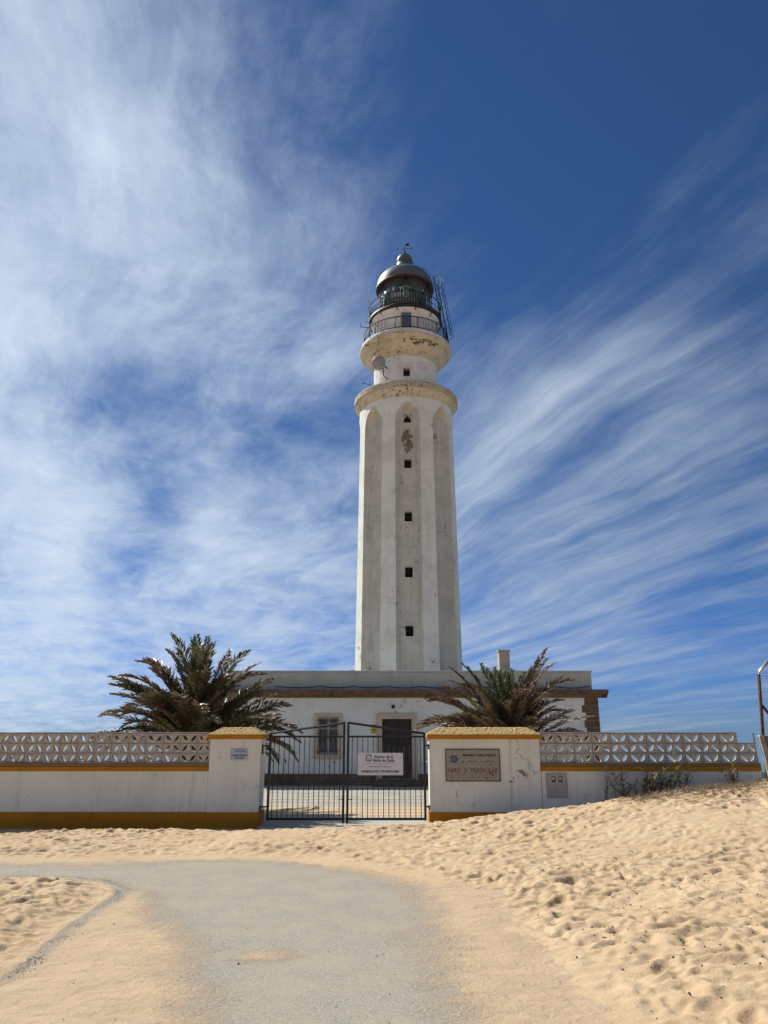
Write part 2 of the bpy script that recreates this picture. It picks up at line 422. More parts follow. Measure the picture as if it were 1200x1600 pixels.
def seamat():
    m, nt, b = new_mat("sea water")
    p = geo(nt)
    n1 = N(nt, 'ShaderNodeTexNoise', {'Vector': p, 'Scale': 0.35, 'Detail': 8.0, 'Roughness': 0.7}).outputs[0]
    nt.links.new(MIX(nt, n1, (0.08, 0.16, 0.20), (0.13, 0.22, 0.26)), b.inputs['Base Color'])
    b.inputs['Roughness'].default_value = 0.25
    bp = N(nt, 'ShaderNodeBump', {'Strength': 1.0, 'Distance': 0.25, 'Height': n1})
    nt.links.new(bp.outputs[0], b.inputs['Normal'])
    return m


m_sea = seamat()


# ------------------------------------------------------------------ mesh helpers
class MB:
    def __init__(s):
        s.v, s.f, s.mi, s.sm = [], [], [], []

    def add(s, vs, fs, mi=0, smooth=False):
        o = len(s.v)
        s.v += [tuple(v) for v in vs]
        for f in fs:
            s.f.append(tuple(i + o for i in f))
            s.mi.append(mi)
            s.sm.append(smooth)

    def box(s, x0, x1, y0, y1, z0, z1, mi=0, ch=0.0, taper=None):
        vs = [(x, y, z) for z in (z0, z1) for y in (y0, y1) for x in (x0, x1)]
        s.add(vs, [(0, 2, 3, 1), (4, 5, 7, 6), (0, 1, 5, 4), (2, 6, 7, 3), (0, 4, 6, 2), (1, 3, 7, 5)], mi)

    def tube(s, pts, r, n=6, mi=0, closed=False, smooth=True):
        pts = [Vector(p) for p in pts]
        k = len(pts)
        rings = []
        for i, p in enumerate(pts):
            if closed:
                d = pts[(i + 1) % k] - pts[i - 1]
            else:
                d = pts[min(i + 1, k - 1)] - pts[max(i - 1, 0)]
            d.normalize()
            up = Vector((0, 0, 1)) if abs(d.z) < 0.95 else Vector((1, 0, 0))
            a = d.cross(up).normalized()
            b = a.cross(d).normalized()
            rr = r[i] if isinstance(r, (list, tuple)) else r
            rings.append([p + a * rr * math.cos(2 * math.pi * j / n) + b * rr * math.sin(2 * math.pi * j / n) for j in range(n)])
        vs = [q for g in rings for q in g]
        fs = []
        for i in range(k if closed else k - 1):
            for j in range(n):
                i2 = (i + 1) % k
                fs.append((i * n + j, i * n + (j + 1) % n, i2 * n + (j + 1) % n, i2 * n + j))
        if not closed:
            fs.append(tuple(range(n - 1, -1, -1)))
            fs.append(tuple((k - 1) * n + j for j in range(n)))
        s.add(vs, fs, mi, smooth)

    def ring(s, c, rad, r, n=48, m=5, a0=0, a1=360, mi=0):
        full = abs(a1 - a0) >= 360
        cnt = n if full else n + 1
        pts = [(c[0] + rad * math.cos(R(a0 + (a1 - a0) * i / n)), c[1] + rad * math.sin(R(a0 + (a1 - a0) * i / n)), c[2]) for i in range(cnt)]
        s.tube(pts, r, m, mi, closed=full)

    def lathe(s, prof, cx=0, cy=0, n=64, mi=0, smooth=True, a0=0, a1=360, caps=True, closedprof=False):
        full = abs(a1 - a0) >= 360
        cnt = n if full else n + 1
        k = len(prof)
        vs = []
        for i in range(cnt):
            a = R(a0 + (a1 - a0) * i / n)
            for (r, z) in prof:
                vs.append((cx + r * math.cos(a), cy + r * math.sin(a), z))
        fs = []
        for i in range(n):
            i2 = (i + 1) % cnt
            for j in range(k if closedprof else k - 1):
                j2 = (j + 1) % k
                fs.append((i * k + j, i2 * k + j, i2 * k + j2, i * k + j2))
        if not full and closedprof and caps:
            fs.append(tuple(range(k)))
            fs.append(tuple((cnt - 1) * k + j for j in range(k - 1, -1, -1)))
        s.add(vs, fs, mi, smooth)

    def build(s, name, mats, parent=None, loc=None, autosmooth=True):
        me = bpy.data.meshes.new(name)
        me.from_pydata(s.v, [], s.f)
        if not isinstance(mats, (list, tuple)):
            mats = [mats]
        for m in mats:
            me.materials.append(m)
        me.polygons.foreach_set('material_index', s.mi)
        me.polygons.foreach_set('use_smooth', s.sm)
        me.update()
        return link(name, me, parent, loc)


def link(name, me, parent=None, loc=None):
    o = bpy.data.objects.new(name, me)
    COL.objects.link(o)
    if parent:
        o.parent = parent
    if loc:
        o.location = loc
    return o


def sharp(o, ang=35):
    me = o.data
    me.set_sharp_from_angle(angle=R(ang))
    return o


def empty(name, loc, label, cat, group=None, rot=None):
    o = bpy.data.objects.new(name, None)
    COL.objects.link(o)
    o.empty_display_size = 0.2
    o.location = loc
    if rot:
        o.rotation_euler = rot
    tag(o, label, cat, group)
    return o


def tag(o, label, cat, group=None):
    o['label'] = label
    o['category'] = cat
    if group:
        o['group'] = group
    return o


def struct(o):
    o['kind'] = 'structure'
    return o


def stuff(o):
    o['kind'] = 'stuff'
    return o


def bevel(o, w, seg=2):
    m = o.modifiers.new("bevel", 'BEVEL')
    m.width = w
    m.segments = seg
    m.limit_method = 'ANGLE'
    return o


def plate(outline, holes, depth):
    """solid plate in the XZ plane with real holes; front at y=0, back at y=depth"""
    cu = bpy.data.curves.new("plate", 'CURVE')
    cu.dimensions = '2D'
    cu.fill_mode = 'BOTH'
    cu.extrude = depth / 2
    for poly in [outline] + holes:
        sp = cu.splines.new('POLY')
        sp.points.add(len(poly) - 1)
        for i, (x, z) in enumerate(poly):
            sp.points[i].co = (x, z, 0, 1)
        sp.use_cyclic_u = True
    o = bpy.data.objects.new("plate", cu)
    COL.objects.link(o)
    bpy.context.view_layer.update()
    dg = bpy.context.evaluated_depsgraph_get()
    me = bpy.data.meshes.new_from_object(o.evaluated_get(dg))
    bpy.data.objects.remove(o)
    me.transform(Matrix.Translation((0, depth / 2, 0)) @ Matrix.Rotation(R(90), 4, 'X'))
    for p in me.polygons:
        p.use_smooth = False
    return me


def text_mesh(body, size, align='CENTER', extrude=0.001, spacing=1.0, bold=0.0):
    cu = bpy.data.curves.new("text", 'FONT')
    cu.body = body
    cu.size = size
    cu.align_x = align
    cu.extrude = extrude
    cu.offset = bold
    cu.space_character = spacing
    cu.resolution_u = 2
    o = bpy.data.objects.new("text", cu)
    COL.objects.link(o)
    bpy.context.view_layer.update()
    dg = bpy.context.evaluated_depsgraph_get()
    me = bpy.data.meshes.new_from_object(o.evaluated_get(dg))
    bpy.data.objects.remove(o)
    me.transform(Matrix.Rotation(R(90), 4, 'X'))
    return me


def lettering(name, body, size, mat, parent, x, y, z, sx=1.0, align='CENTER', spacing=1.0, bold=0.0):
    me = text_mesh(body, size, align, spacing=spacing, bold=bold)
    me.materials.clear()
    me.materials.append(mat)
    o = link(name, me, parent, (x, y, z))
    o.scale = (sx, 1, 1)
    return o


# ------------------------------------------------------------------ ground heights
ISL = [(-14, 9.2), (-5.2, 9.40), (-4.45, 9.42), (-3.69, 9.38), (-3.12, 9.12), (-2.86, 8.75), (-2.76, 8.35), (-2.74, 7.9), (-2.70, 6.97), (-2.62, 6.23), (-2.60, 5.71), (-2.55, 3), (-2.5, -3)]
P1 = ISL + [(1.35, -3), (1.3, 3), (1.21, 4.9), (1.18, 6.0), (1.02, 7.2), (0.75, 8.3), (0.37, 9.35), (-0.2, 9.95), (-0.8, 10.25), (-1.67, 10.68), (-2.5, 10.8), (-4.03, 10.40), (-14, 10.15)]
P2 = [(-14, 9.2), (-4.4, 9.42), (-3.1, 9.15), (-2.68, 8.6), (-2.35, 8.15), (-2.13, 7.7), (-1.75, 7.0), (-1.45, 6.15), (-1.05, 4.9), (-0.8, 3), (-0.7, -3), (0.30, -3), (0.32, 4.9), (0.40, 6.15), (0.40, 7.6), (0.22, 8.8), (-0.25, 9.6), (-0.8, 10.0), (-1.67, 10.50), (-2.53, 10.62), (-4.03, 10.18), (-14, 9.9)]


def sdist(x, y, poly):
    """signed distance, positive inside"""
    d = np.full(x.shape, 1e9)
    ins = np.zeros(x.shape, bool)
    n = len(poly)
    for i in range(n):
        ax, ay = poly[i]
        bx, by = poly[(i + 1) % n]
        vx, vy = bx - ax, by - ay
        t = np.clip(((x - ax) * vx + (y - ay) * vy) / (vx * vx + vy * vy), 0, 1)
        d = np.minimum(d, np.hypot(x - ax - t * vx, y - ay - t * vy))
        c = ((ay > y) != (by > y)) & (x < (bx - ax) * (y - ay) / ((by - ay) if by != ay else 1e-9) + ax)
        ins ^= c
    return np.where(ins, d, -d)


def ss(x, a, b):
    t = np.clip((x - a) / (b - a), 0, 1)
    return t * t * (3 - 2 * t)


def vnoise(x, y, scale, seed):
    r = np.random.RandomState(seed)
    g = r.rand(128, 128)
    X = x * scale
    Y = y * scale
    xi = np.floor(X).astype(int)
    yi = np.floor(Y).astype(int)
    fx = X - xi
    fy = Y - yi
    fx = fx * fx * (3 - 2 * fx)
    fy = fy * fy * (3 - 2 * fy)
    a = g[xi % 128, yi % 128]
    b = g[(xi + 1) % 128, yi % 128]
    c = g[xi % 128, (yi + 1) % 128]
    d = g[(xi + 1) % 128, (yi + 1) % 128]
    return (a * (1 - fx) + b * fx) * (1 - fy) + (c * (1 - fx) + d * fx) * fy - 0.5


DX = [-40, -9, -4, -1, 0.8, 1.8, 2.85, 3.7, 4.6, 5.8, 6.9, 8.5, 12, 40]
DZ = [-0.3, -0.16, -0.09, -0.05, 0.0, 0.07, 0.20, 0.33, 0.43, 0.53, 0.66, 0.85, 1.0, 1.2]


CX = [-40, -9, -3, -2, 0.6, 1.6, 3.0, 9, 40]
CA = [0.30, 0.30, 0.45, 0.50, 0.60, 0.95, 1.0, 1.0, 1.0]


def base_h(x, y):
    f = np.interp(x, DX, DZ)
    ca = np.interp(x, CX, CA)
    yc = 13.05
    top = f + ca * (1.6 - f) * (1 - yc / 14.3)          # drift crest a metre before the wall
    k = ss(y, 8.4, yc)
    h = top * k
    h = np.where(y > yc, top + (f - 0.07 - top) * ss(y, yc + 0.1, 14.0), h)
    # a gentle swell to the right of the path
    h = h + 0.16 * ss(x, 1.6, 5.0) * ss(y, 3.0, 8.0) * (1 - ss(y, 10.0, 13.0))
    h = h + 0.05 * ss(x, 4.4, 5.4) * (1 - ss(x, 6.0, 7.0)) * ss(y, 12.0, 12.8) * (1 - ss(y, 13.2, 13.9))
    return h


# fine sand sheet
STEP = 0.022
gx = np.arange(-9.5, 10.5, STEP)
gy = np.arange(3.4, 14.32, STEP)
GX, GY = np.meshgrid(gx, gy, indexing='ij')
nr = np.random.RandomState(5)
jx = GX + 0.12 * vnoise(GX, GY, 3.0, 1) + 0.05 * vnoise(GX, GY, 11.0, 2)
jy = GY + 0.12 * vnoise(GX, GY, 3.0, 3) + 0.05 * vnoise(GX, GY, 11.0, 4)
SD = -sdist(jx, jy, P1)            # positive where sand lies thick
isl = (GX < -2.3) & (GY < 9.9)
thick = np.where(isl, ss(SD, -0.02, 0.65) * 0.085, ss(SD, 0.0, 1.3) * 0.07)
PIT = np.zeros_like(GX)
for k in range(6000):
    cx = nr.uniform(gx[0], gx[-1])
    cy = gy[0] + (gy[-1] - gy[0]) * nr.rand()
    sg = nr.uniform(0.045, 0.10)
    an = nr.uniform(1.0, 1.9)
    th = nr.normal(0.15, 0.7)
    dp = nr.uniform(0.010, 0.028) * (sg / 0.09) ** 0.8
    w = int(sg * an * 3.0 / STEP)
    i = int((cx - gx[0]) / STEP)
    j = int((cy - gy[0]) / STEP)
    i0, i1, j0, j1 = max(0, i - w), min(len(gx), i + w), max(0, j - w), min(len(gy), j + w)
    if i1 <= i0 or j1 <= j0:
        continue
    ux = GX[i0:i1, j0:j1] - cx
    uy = GY[i0:i1, j0:j1] - cy
    a = (ux * math.cos(th) + uy * math.sin(th)) / (sg * an)
    b = (-ux * math.sin(th) + uy * math.cos(th)) / sg
    r2 = a * a + b * b
    PIT[i0:i1, j0:j1] += dp * (-np.exp(-r2 * 1.3) + 0.55 * np.exp(-((np.sqrt(r2) - 1.45) / 0.42) ** 2))
for k in range(26000):
    cx = nr.uniform(gx[0], gx[-1])
    cy = gy[0] + (gy[-1] - gy[0]) * nr.rand() ** 1.25
    sg = nr.uniform(0.028, 0.060)
    an = nr.uniform(1.0, 2.4)
    th = nr.normal(0.1, 0.8)
    dp = nr.uniform(0.008, 0.020)
    w = int(sg * an * 3.0 / STEP) + 1
    i = int((cx - gx[0]) / STEP)
    j = int((cy - gy[0]) / STEP)
    i0, i1, j0, j1 = max(0, i - w), min(len(gx), i + w), max(0, j - w), min(len(gy), j + w)
    if i1 <= i0 or j1 <= j0:
        continue
    ux = GX[i0:i1, j0:j1] - cx
    uy = GY[i0:i1, j0:j1] - cy
    a = (ux * math.cos(th) + uy * math.sin(th)) / (sg * an)
    b = (-ux * math.sin(th) + uy * math.cos(th)) / sg
    r2 = a * a + b * b
    PIT[i0:i1, j0:j1] += dp * (-np.exp(-r2 * 1.3) + 0.5 * np.exp(-((np.sqrt(r2) - 1.45) / 0.42) ** 2))
PIT = np.where(PIT < 0, 0.034 * np.tanh(PIT / 0.034), 0.06 * np.tanh(PIT / 0.06))
wu = 0.055 * vnoise(GX, GY, 4.0, 61) + 0.03 * vnoise(GX, GY, 10.0, 62) + 0.014 * vnoise(GX, GY, 23.0, 65)
wv2 = 0.055 * vnoise(GX, GY, 4.0, 63) + 0.03 * vnoise(GX, GY, 10.0, 64) + 0.014 * vnoise(GX, GY, 23.0, 66)
fi = np.clip((GX + wu * 2 - gx[0]) / STEP, 0, len(gx) - 1.01)
fj = np.clip((GY + wv2 * 2 - gy[0]) / STEP, 0, len(gy) - 1.01)
i0_, j0_ = fi.astype(int), fj.astype(int)
i1_, j1_ = np.minimum(i0_ + 1, len(gx) - 1), np.minimum(j0_ + 1, len(gy) - 1)
a_, b2_ = fi - i0_, fj - j0_
PIT = (PIT[i0_, j0_] * (1 - a_) + PIT[i1_, j0_] * a_) * (1 - b2_) + (PIT[i0_, j1_] * (1 - a_) + PIT[i1_, j1_] * a_) * b2_
PIT = PIT * np.clip(1.0 + 1.1 * vnoise(GX, GY, 0.8, 67) + 0.5 * vnoise(GX, GY, 2.1, 68), 0.25, 1.6)
amp = np.where(isl, ss(SD, 0.0, 0.30), ss(SD, 0.0, 0.60)) * (0.75 + 0.5 * vnoise(GX, GY, 0.5, 9))
amp = amp * (1 - 0.45 * ss(GY, 13.6, 14.2))
# smoother wind-laid patch in the middle right, softened island
smooth_patch = ss(GX, 2.0, 3.2) * (1 - ss(GX, 6.5, 8.0)) * ss(GY, 9.3, 10.0) * (1 - ss(GY, 11.0, 11.8))
amp = amp * (1 - 0.55 * smooth_patch) * np.where(isl, 1.1, 1.0)
und = 0.05 * vnoise(GX, GY, 0.9, 21) + 0.028 * vnoise(GX, GY, 2.3, 22) + 0.012 * vnoise(GX, GY, 6.0, 23)
rip = 0.004 * vnoise(GX * 0.6, GY * 1.6, 24.0, 31) + 0.003 * vnoise(GX, GY, 38.0, 32)
Hs = base_h(GX, GY) + thick + PIT * amp * 1.15 + (und + rip) * ss(SD, 0.0, 0.5) - 0.035 * (1 - ss(SD, -0.10, 0.06))
apr = (GX > -2.3) & (GX < 0.84) & (GY > 14.0)


def grid_mesh(name, GX, GY, H, mat, attr=None, smooth=True):
    nx, ny = GX.shape
    co = np.stack([GX, GY, H], -1).reshape(-1, 3).astype(np.float32)
    ii = (np.arange(nx - 1)[:, None] * ny + np.arange(ny - 1)[None, :]).ravel()
    q = np.stack([ii, ii + ny, ii + ny + 1, ii + 1], -1).astype(np.int32)
    me = bpy.data.meshes.new(name)
    me.vertices.add(len(co))
    me.vertices.foreach_set('co', co.ravel())
    me.loops.add(q.size)
    me.loops.foreach_set('vertex_index', q.ravel())
    me.polygons.add(len(q))
    me.polygons.foreach_set('loop_start', np.arange(len(q), dtype=np.int32) * 4)
    me.polygons.foreach_set('use_smooth', np.full(len(q), smooth))
    me.update(calc_edges=True)
    if attr is not None:
        a = me.attributes.new('cover', 'FLOAT', 'POINT')
        a.data.foreach_set('value', attr.ravel().astype(np.float32))
    me.materials.append(mat)
    return struct(link(name, me))


grid_mesh("sand", GX, GY, Hs, m_sand)

# the path: a flat gritty sheet, its sand cover held as an attribute
ST2 = 0.03
px2 = np.arange(-12, 1.9, ST2)
py2 = np.arange(3.3, 11.2, ST2)
PX, PY = np.meshgrid(px2, py2, indexing='ij')
qx = PX + 0.22 * vnoise(PX, PY, 1.2, 41) + 0.14 * vnoise(PX, PY, 5.0, 42)
qy = PY + 0.22 * vnoise(PX, PY, 1.1, 43) + 0.14 * vnoise(PX, PY, 5.0, 44)
sg2 = sdist(qx, qy, P2)
cover = 1 - ss(sg2, -0.55, 0.55)
islpoly = ISL + [(-14, -3)]
di = -sdist(PX, PY, islpoly)        # distance outside the island
edge = ss(di, -0.05, 0.0) * (1 - ss(di, 0.05 + 0.05 * (vnoise(PX, PY, 2.0, 45) + 0.5), 0.17))
cover = cover * (1 - 0.55 * edge)
# a stray drift of sand in the middle of the path
dr = np.exp(-(((qx + 0.83) / 0.24) ** 2 + ((qy - 6.36 - 0.25 * (qx + 0.83)) / 0.17) ** 2) ** 1.0)
cover = np.maximum(cover, np.clip(dr * 0.85, 0, 0.62))
cover = np.clip(cover + 0.15 * vnoise(PX, PY, 1.1, 46), 0, 1)
Hp = 0.004 * vnoise(PX, PY, 3.0, 47) + np.clip(cover, 0, 1) * (0.004 + 0.012 * vnoise(PX, PY, 6.0, 48) + 0.010 * vnoise(PX * 0.6, PY * 1.5, 12.0, 49))
Hp = np.where(di < -0.12, Hp - 0.05, Hp)
grid_mesh("path", PX, PY, Hp, m_path, cover)

# coarse terrain out to the shore, and the sea
tx = np.concatenate([np.linspace(-400, -30, 14), np.linspace(-26, 30, 57), np.linspace(36, 400, 14)])
ty = np.concatenate([np.linspace(-400, -12, 14), np.linspace(-9, 13, 23), np.linspace(14.34, 34, 20), np.linspace(35, 60, 26), np.linspace(70, 120, 4)])
TX_, TY_ = np.meshgrid(tx, ty, indexing='ij')
Ht = np.where(TY_ < 14.3, base_h(TX_, TY_) - 0.16, -0.03)
near = ((TX_ > -10.2) & (TX_ < 11.2) & (TY_ > 2.5) & (TY_ < 14.4))
Ht = np.where((TY_ < 14.3) & ~near, Ht + 0.08, Ht)
shore = ss(TY_, 47, 58) + (np.abs(TX_ - 1) > 10) * 0 + ss(TY_, 34, 44) * ss(np.abs(TX_ - 1), 9, 13)
Ht = Ht - 6.0 * np.clip(shore, 0, 1)
grid_mesh("ground", TX_, TY_, Ht, m_sand)
b = MB()
b.add([(-30000, 30, -2.6), (30000, 30, -2.6), (30000, 40000, -2.6), (-30000, 40000, -2.6)], [(0, 1, 2, 3)])
struct(b.build("sea", m_sea))
b = MB()
b.box(-9.4, 9.4, 14.31, 25.02, -0.2, 0.0)
struct(b.build("courtyard", m_yard))
b = MB()
b.box(-2.22, 0.82, 13.72, 14.309, -0.2, 0.012)
struct(b.build("gateway_apron", m_conc))

# ------------------------------------------------------------------ boundary walls
WY = 14.3
BH = 0.165


def leaf(cx, cz, s, tilt, w=0.60):
    """lens-shaped hole lying on a diagonal"""
    L = s * 0.56
    pts = []
    n = 7
    for sgn in (1, -1):
        for i in range(n):
            t = -1 + 2 * i / n if sgn == 1 else 1 - 2 * i / n
            pts.append((t * L, sgn * s * 0.225 * (1 - t * t)))
    c, sn = math.cos(tilt), math.sin(tilt)
    return [(cx + a * c - b_ * sn, cz + a * sn + b_ * c) for a, b_ in pts]


def block_mesh(w, h, flip, cells=2):
    holes = []
    cw = w / cells
    for k in range(cells):
        cx = cw * (k + 0.5)
        sgn = (1 if k % 2 else -1) * (1 if not flip else -1)
        holes.append(leaf(cx, h / 2, min(cw, h) * 0.97, sgn * math.atan2(h, cw)))
        for q in (1, -1):      # small corner piercings beside each leaf
            ccx = cx + q * cw * 0.30
            ccz = h / 2 - q * sgn * h * 0.30
            e = 0.017
            holes.append([(ccx + q * e, ccz - q * sgn * e * 0.2), (ccx + q * e * 0.1, ccz - q * sgn * e), (ccx - q * e * 0.5, ccz + q * sgn * e * 0.5)])
    me = plate([(0.004, 0.002), (w - 0.004, 0.002), (w, 0.006), (w, h - 0.004), (w - 0.004, h), (0.004, h), (0, h - 0.004), (0, 0.006)], holes, 0.09)
    me.materials.clear()
    me.materials.append(m_block)
    return me


def boundary(x_from, x_to, direction, bw, label, ztop_shift, first_partial):
    e = empty("boundary_wall", ((x_from + x_to) / 2, WY, 0), label, "wall")
    ox = (x_from + x_to) / 2
    x0, x1 = min(x_from, x_to) - ox, max(x_from, x_to) - ox
    m = MB()
    m.box(x0, x1, 0.0, 0.28, -0.6, 0.932)
    bevel(m.build("wall_body", m_bwall, e), 0.008)
    m = MB()
    m.box(x0, x1, -0.026, 0.284, 0.934, 1.008)
    bevel(m.build("yellow_band", m_ochre, e), 0.008)
    m = MB()
    m.box(x0, x1, -0.012, 0.282, 1.010, 1.068)
    bevel(m.build("ledge", m_ochredull, e), 0.006)
    mesh = {False: block_mesh(bw - 0.011, BH, False), True: block_mesh(bw - 0.011, BH, True)}
    part = {False: block_mesh(first_partial - 0.011, BH, False, 1 if first_partial < 0.2 else 2), True: block_mesh(first_partial - 0.011, BH, True, 1 if first_partial < 0.2 else 2)}
    mort = MB()
    ntot = int((abs(x_to - x_from) - first_partial) / bw)
    for row in range(3):
        z = 1.071 + row * (BH + 0.0105)
        cnt = ntot + 1
        for k in range(cnt):
            if direction > 0 and row == 2 and k == cnt - 1:
                continue
            if k == 0:
                xa = x_from - ox if direction > 0 else x_from - ox - first_partial
                me = part[row % 2 == 1]
            else:
                d = first_partial + (k - 1) * bw
                xa = x_from - ox + d if direction > 0 else x_from - ox - d - bw
                me = mesh[row % 2 == 1]
            o = link("breeze_block", me, e, (xa + 0.005, 0.06 + rng.uniform(-0.003, 0.003), z + rng.uniform(-0.0015, 0.0015)))
            o.rotation_euler = (rng.uniform(-0.006, 0.006), rng.uniform(-0.003, 0.003), rng.uniform(-0.012, 0.012))
            jx_ = xa if direction > 0 else xa + (first_partial if k == 0 else bw)
            mort.box(jx_ - 0.006, jx_ + 0.006, 0.068, 0.148, z - 0.008, z + BH + 0.001)
        ext = (ntot - (1 if direction > 0 and row == 2 else 0)) * bw + first_partial
        a, b_ = (x_from - ox, x_from - ox + ext) if direction > 0 else (x_from - ox - ext, x_from - ox)
        mort.box(a, b_, 0.070, 0.146, z + BH - 0.001, z + BH + 0.0115)
    stuff(mort.build("mortar_joints", m_brown if direction > 0 else m_ochredull, e))
    m = MB()
    ext = (ntot - (1 if direction > 0 else 0)) * bw + first_partial
    a, b_ = (x_from - ox, x_from - ox + ext) if direction > 0 else (x_from - ox - ext, x_from - ox)
    zc = 1.071 + 3 * (BH + 0.0105)
    k = 60
    vs = []
    for i in range(k + 1):
        x = a + (b_ - a) * i / k
        j = 0.006 * mnoise.noise(Vector((x * 3, 7, 0)))
        vs += [(x, 0.055, zc - 0.001), (x, 0.155, zc - 0.001), (x, 0.145, zc + 0.014 + j), (x, 0.065, zc + 0.014 + j)]
    fs = []
    for i in range(k):
        for q in range(4):
            fs.append((i * 4 + q, i * 4 + (q + 1) % 4, i * 4 + 4 + (q + 1) % 4, i * 4 + 4 + q))
    fs += [(3, 2, 1, 0), tuple(k * 4 + q for q in range(4))]
    m.add(vs, fs)
    m.build("coping", m_coping, e)
    return e, x0, x1


e, a, b_ = boundary(-3.212, -9.6, -1, 0.3175, "long low white wall with ochre skirting and pierced blocks, left of the gate", 0, 0.245)
m = MB()
m.box(a, b_, -0.022, -0.001, -0.6, 0.238)
bevel(m.build("ochre_skirting", m_ochre, e), 0.006)
e, a, b_ = boundary(2.872, 6.90, 1, 0.3375, "low white wall with pierced blocks half buried by sand, right of the gate", 0, 0.315)
m = MB()
m.box(a, b_, -0.022, -0.001, -0.6, 0.10)
m.build("ochre_skirting", m_ochre, e)


def pillar(x0, x1, label):
    cx = (x0 + x1) / 2
    e = empty("gate_pillar", (cx, WY, 0), label, "pillar")
    w = (x1 - x0) / 2
    m = MB()
    m.box(-w, w, -0.006, 0.54, -0.6, 1.496)
    bevel(m.build("pillar_body", m_bwall, e), 0.012, 2)
    m = MB()
    m.box(-w - 0.02, w + 0.02, -0.028, 0.562, -0.6, 0.232)
    bevel(m.build("ochre_skirting", m_ochre, e), 0.008)
    m = MB()
    m.box(-w - 0.045, w + 0.045, -0.075, 0.605, 1.498, 1.572)
    bevel(m.build("cap_band", m_ochre, e), 0.010)
    # crumbly hipped top, finely divided so that its surface is uneven
    nx, ny = int(w * 2 / 0.022) + 1, 30
    vs, fs = [], []
    for i in range(nx + 1):
        for j in range(ny + 1):
            x = -w - 0.04 + (2 * w + 0.08) * i / nx
            y = -0.07 + 0.67 * j / ny
            d = min(x + w + 0.04, w + 0.04 - x, y + 0.07, 0.60 - y)
            z = 1.5735 + min(d / 0.22, 1.0) * 0.125
            if d > 0.004:
                z += 0.012 * mnoise.noise(Vector((x * 22, y * 22, 3))) + 0.008 * mnoise.noise(Vector((x * 60, y * 60, 5)))
            vs.append((x, y, z))
    for i in range(nx):
        for j in range(ny):
            q = i * (ny + 1) + j
            fs.append((q, q + ny + 1, q + ny + 2, q + 1))
    m = MB()
    m.add(vs, fs, 0, False)
    m.build("cap_top", m_cap, e)
    return e


pl = pillar(-3.21, -2.262, "narrow white gate pillar with ochre cap and small blue notice, left of the gate")
pr = pillar(0.838, 2.865, "broad white gate pillar with ochre cap carrying the tiled lighthouse nameplate")

# ------------------------------------------------------------------ gate
GY_ = 14.42


def gate(x0, x1, zside, zpeak, side, label):
    e = empty("metal_gate", (x0 if side < 0 else x1, GY_, 0.08), label, "gate", "two leaves of the entrance gate")
    ox = x0 if side < 0 else x1
    X0, X1 = x0 - ox, x1 - ox
    Z = lambda z: z - 0.08
    hinge, meet = (X0, X1) if side < 0 else (X1, X0)
    t = 0.021

    def bar(name, x_a, x_b, z_a, z_b, y=t):
        m = MB()
        m.box(x_a, x_b, -y, y, z_a, z_b)
        return m.build(name, m_black, e)
    s_ = 1 if side < 0 else -1
    hx0, hx1 = sorted((hinge, hinge + s_ * 2 * t))
    mx0, mx1 = sorted((meet, meet - s_ * 2 * t))
    bar("hinge_stile", hx0, hx1, Z(0.08), Z(zside))
    bar("meeting_stile", mx0, mx1, Z(0.04), Z(zpeak))
    bar("bottom_rail", X0 + 2 * t + .001, X1 - 2 * t - .001, Z(0.085), Z(0.125), 0.019)
    bar("top_rail", X0 + 2 * t + .001, X1 - 2 * t - .001, Z(1.515), Z(1.550), 0.019)
    m = MB()
    m.tube([(hinge + s_ * t, 0, Z(zside) - 0.01), (meet - s_ * t * 1.0, 0, Z(zpeak) - 0.018)], 0.021, 4, smooth=False)
    m.build("sloping_rail", m_black, e)
    mm = MB()
    mm.tube([(0, 0, 0), (0, 0, 1.39)], 0.0075, 6)
    me = None
    nb = 14
    for i in range(1, nb + 1):
        x = X0 + (X1 - X0) * i / (nb + 1)
        if me is None:
            o = mm.build("bar", m_black, e, (x, 0, Z(0.125)))
            me = o.data
        else:
            link("bar", me, e, (x, 0, Z(0.125)))
    m = MB()
    for k in range(14):
        z = Z(0.16) + k * 0.055
        m.tube([(X0 + 2 * t, 0.010, z), (X1 - 2 * t, 0.010, z)], 0.0016, 4)
    k = 0
    x = X0 + 2 * t + 0.028
    while x < X1 - 2 * t:
        m.tube([(x, 0.013, Z(0.125)), (x, 0.013, Z(0.93))], 0.0014, 4)
        x += 0.0465
    stuff(m.build("welded_wire_mesh", m_rail, e))
    for z in (Z(0.30), Z(1.36)):
        m = MB()
        if side < 0:
            m.box(hinge - 0.115, hinge - 0.001, -0.014, 0.014, z, z + 0.025)
            m.box(hinge - 0.125, hinge - 0.105, -0.03, 0.03, z - 0.14, z + 0.03)
        else:
            m.box(hinge + 0.001, hinge + 0.055, -0.014, 0.014, z, z + 0.025)
            m.box(hinge + 0.04, hinge + 0.062, -0.03, 0.03, z - 0.05, z + 0.04)
        m.build("hinge", m_black, e)
    m = MB()
    m.tube([(meet - s_ * 0.11, -0.03, Z(0.44)), (meet - s_ * 0.0, -0.03, Z(0.44))], 0.008, 6)
    m.tube([(meet - s_ * 0.02, -0.032, Z(0.60)), (meet - s_ * 0.02, -0.032, Z(0.0))], 0.007, 6)
    m.build("latch_bolt", m_black, e)
    return e


gl = gate(-2.135, -0.722, 1.60, 1.80, -1, "left leaf of the black barred metal gate, without a notice board")
gr = gate(-0.688, 0.772, 1.60, 1.80, 1, "right leaf of the black barred metal gate, carrying the white port notice")

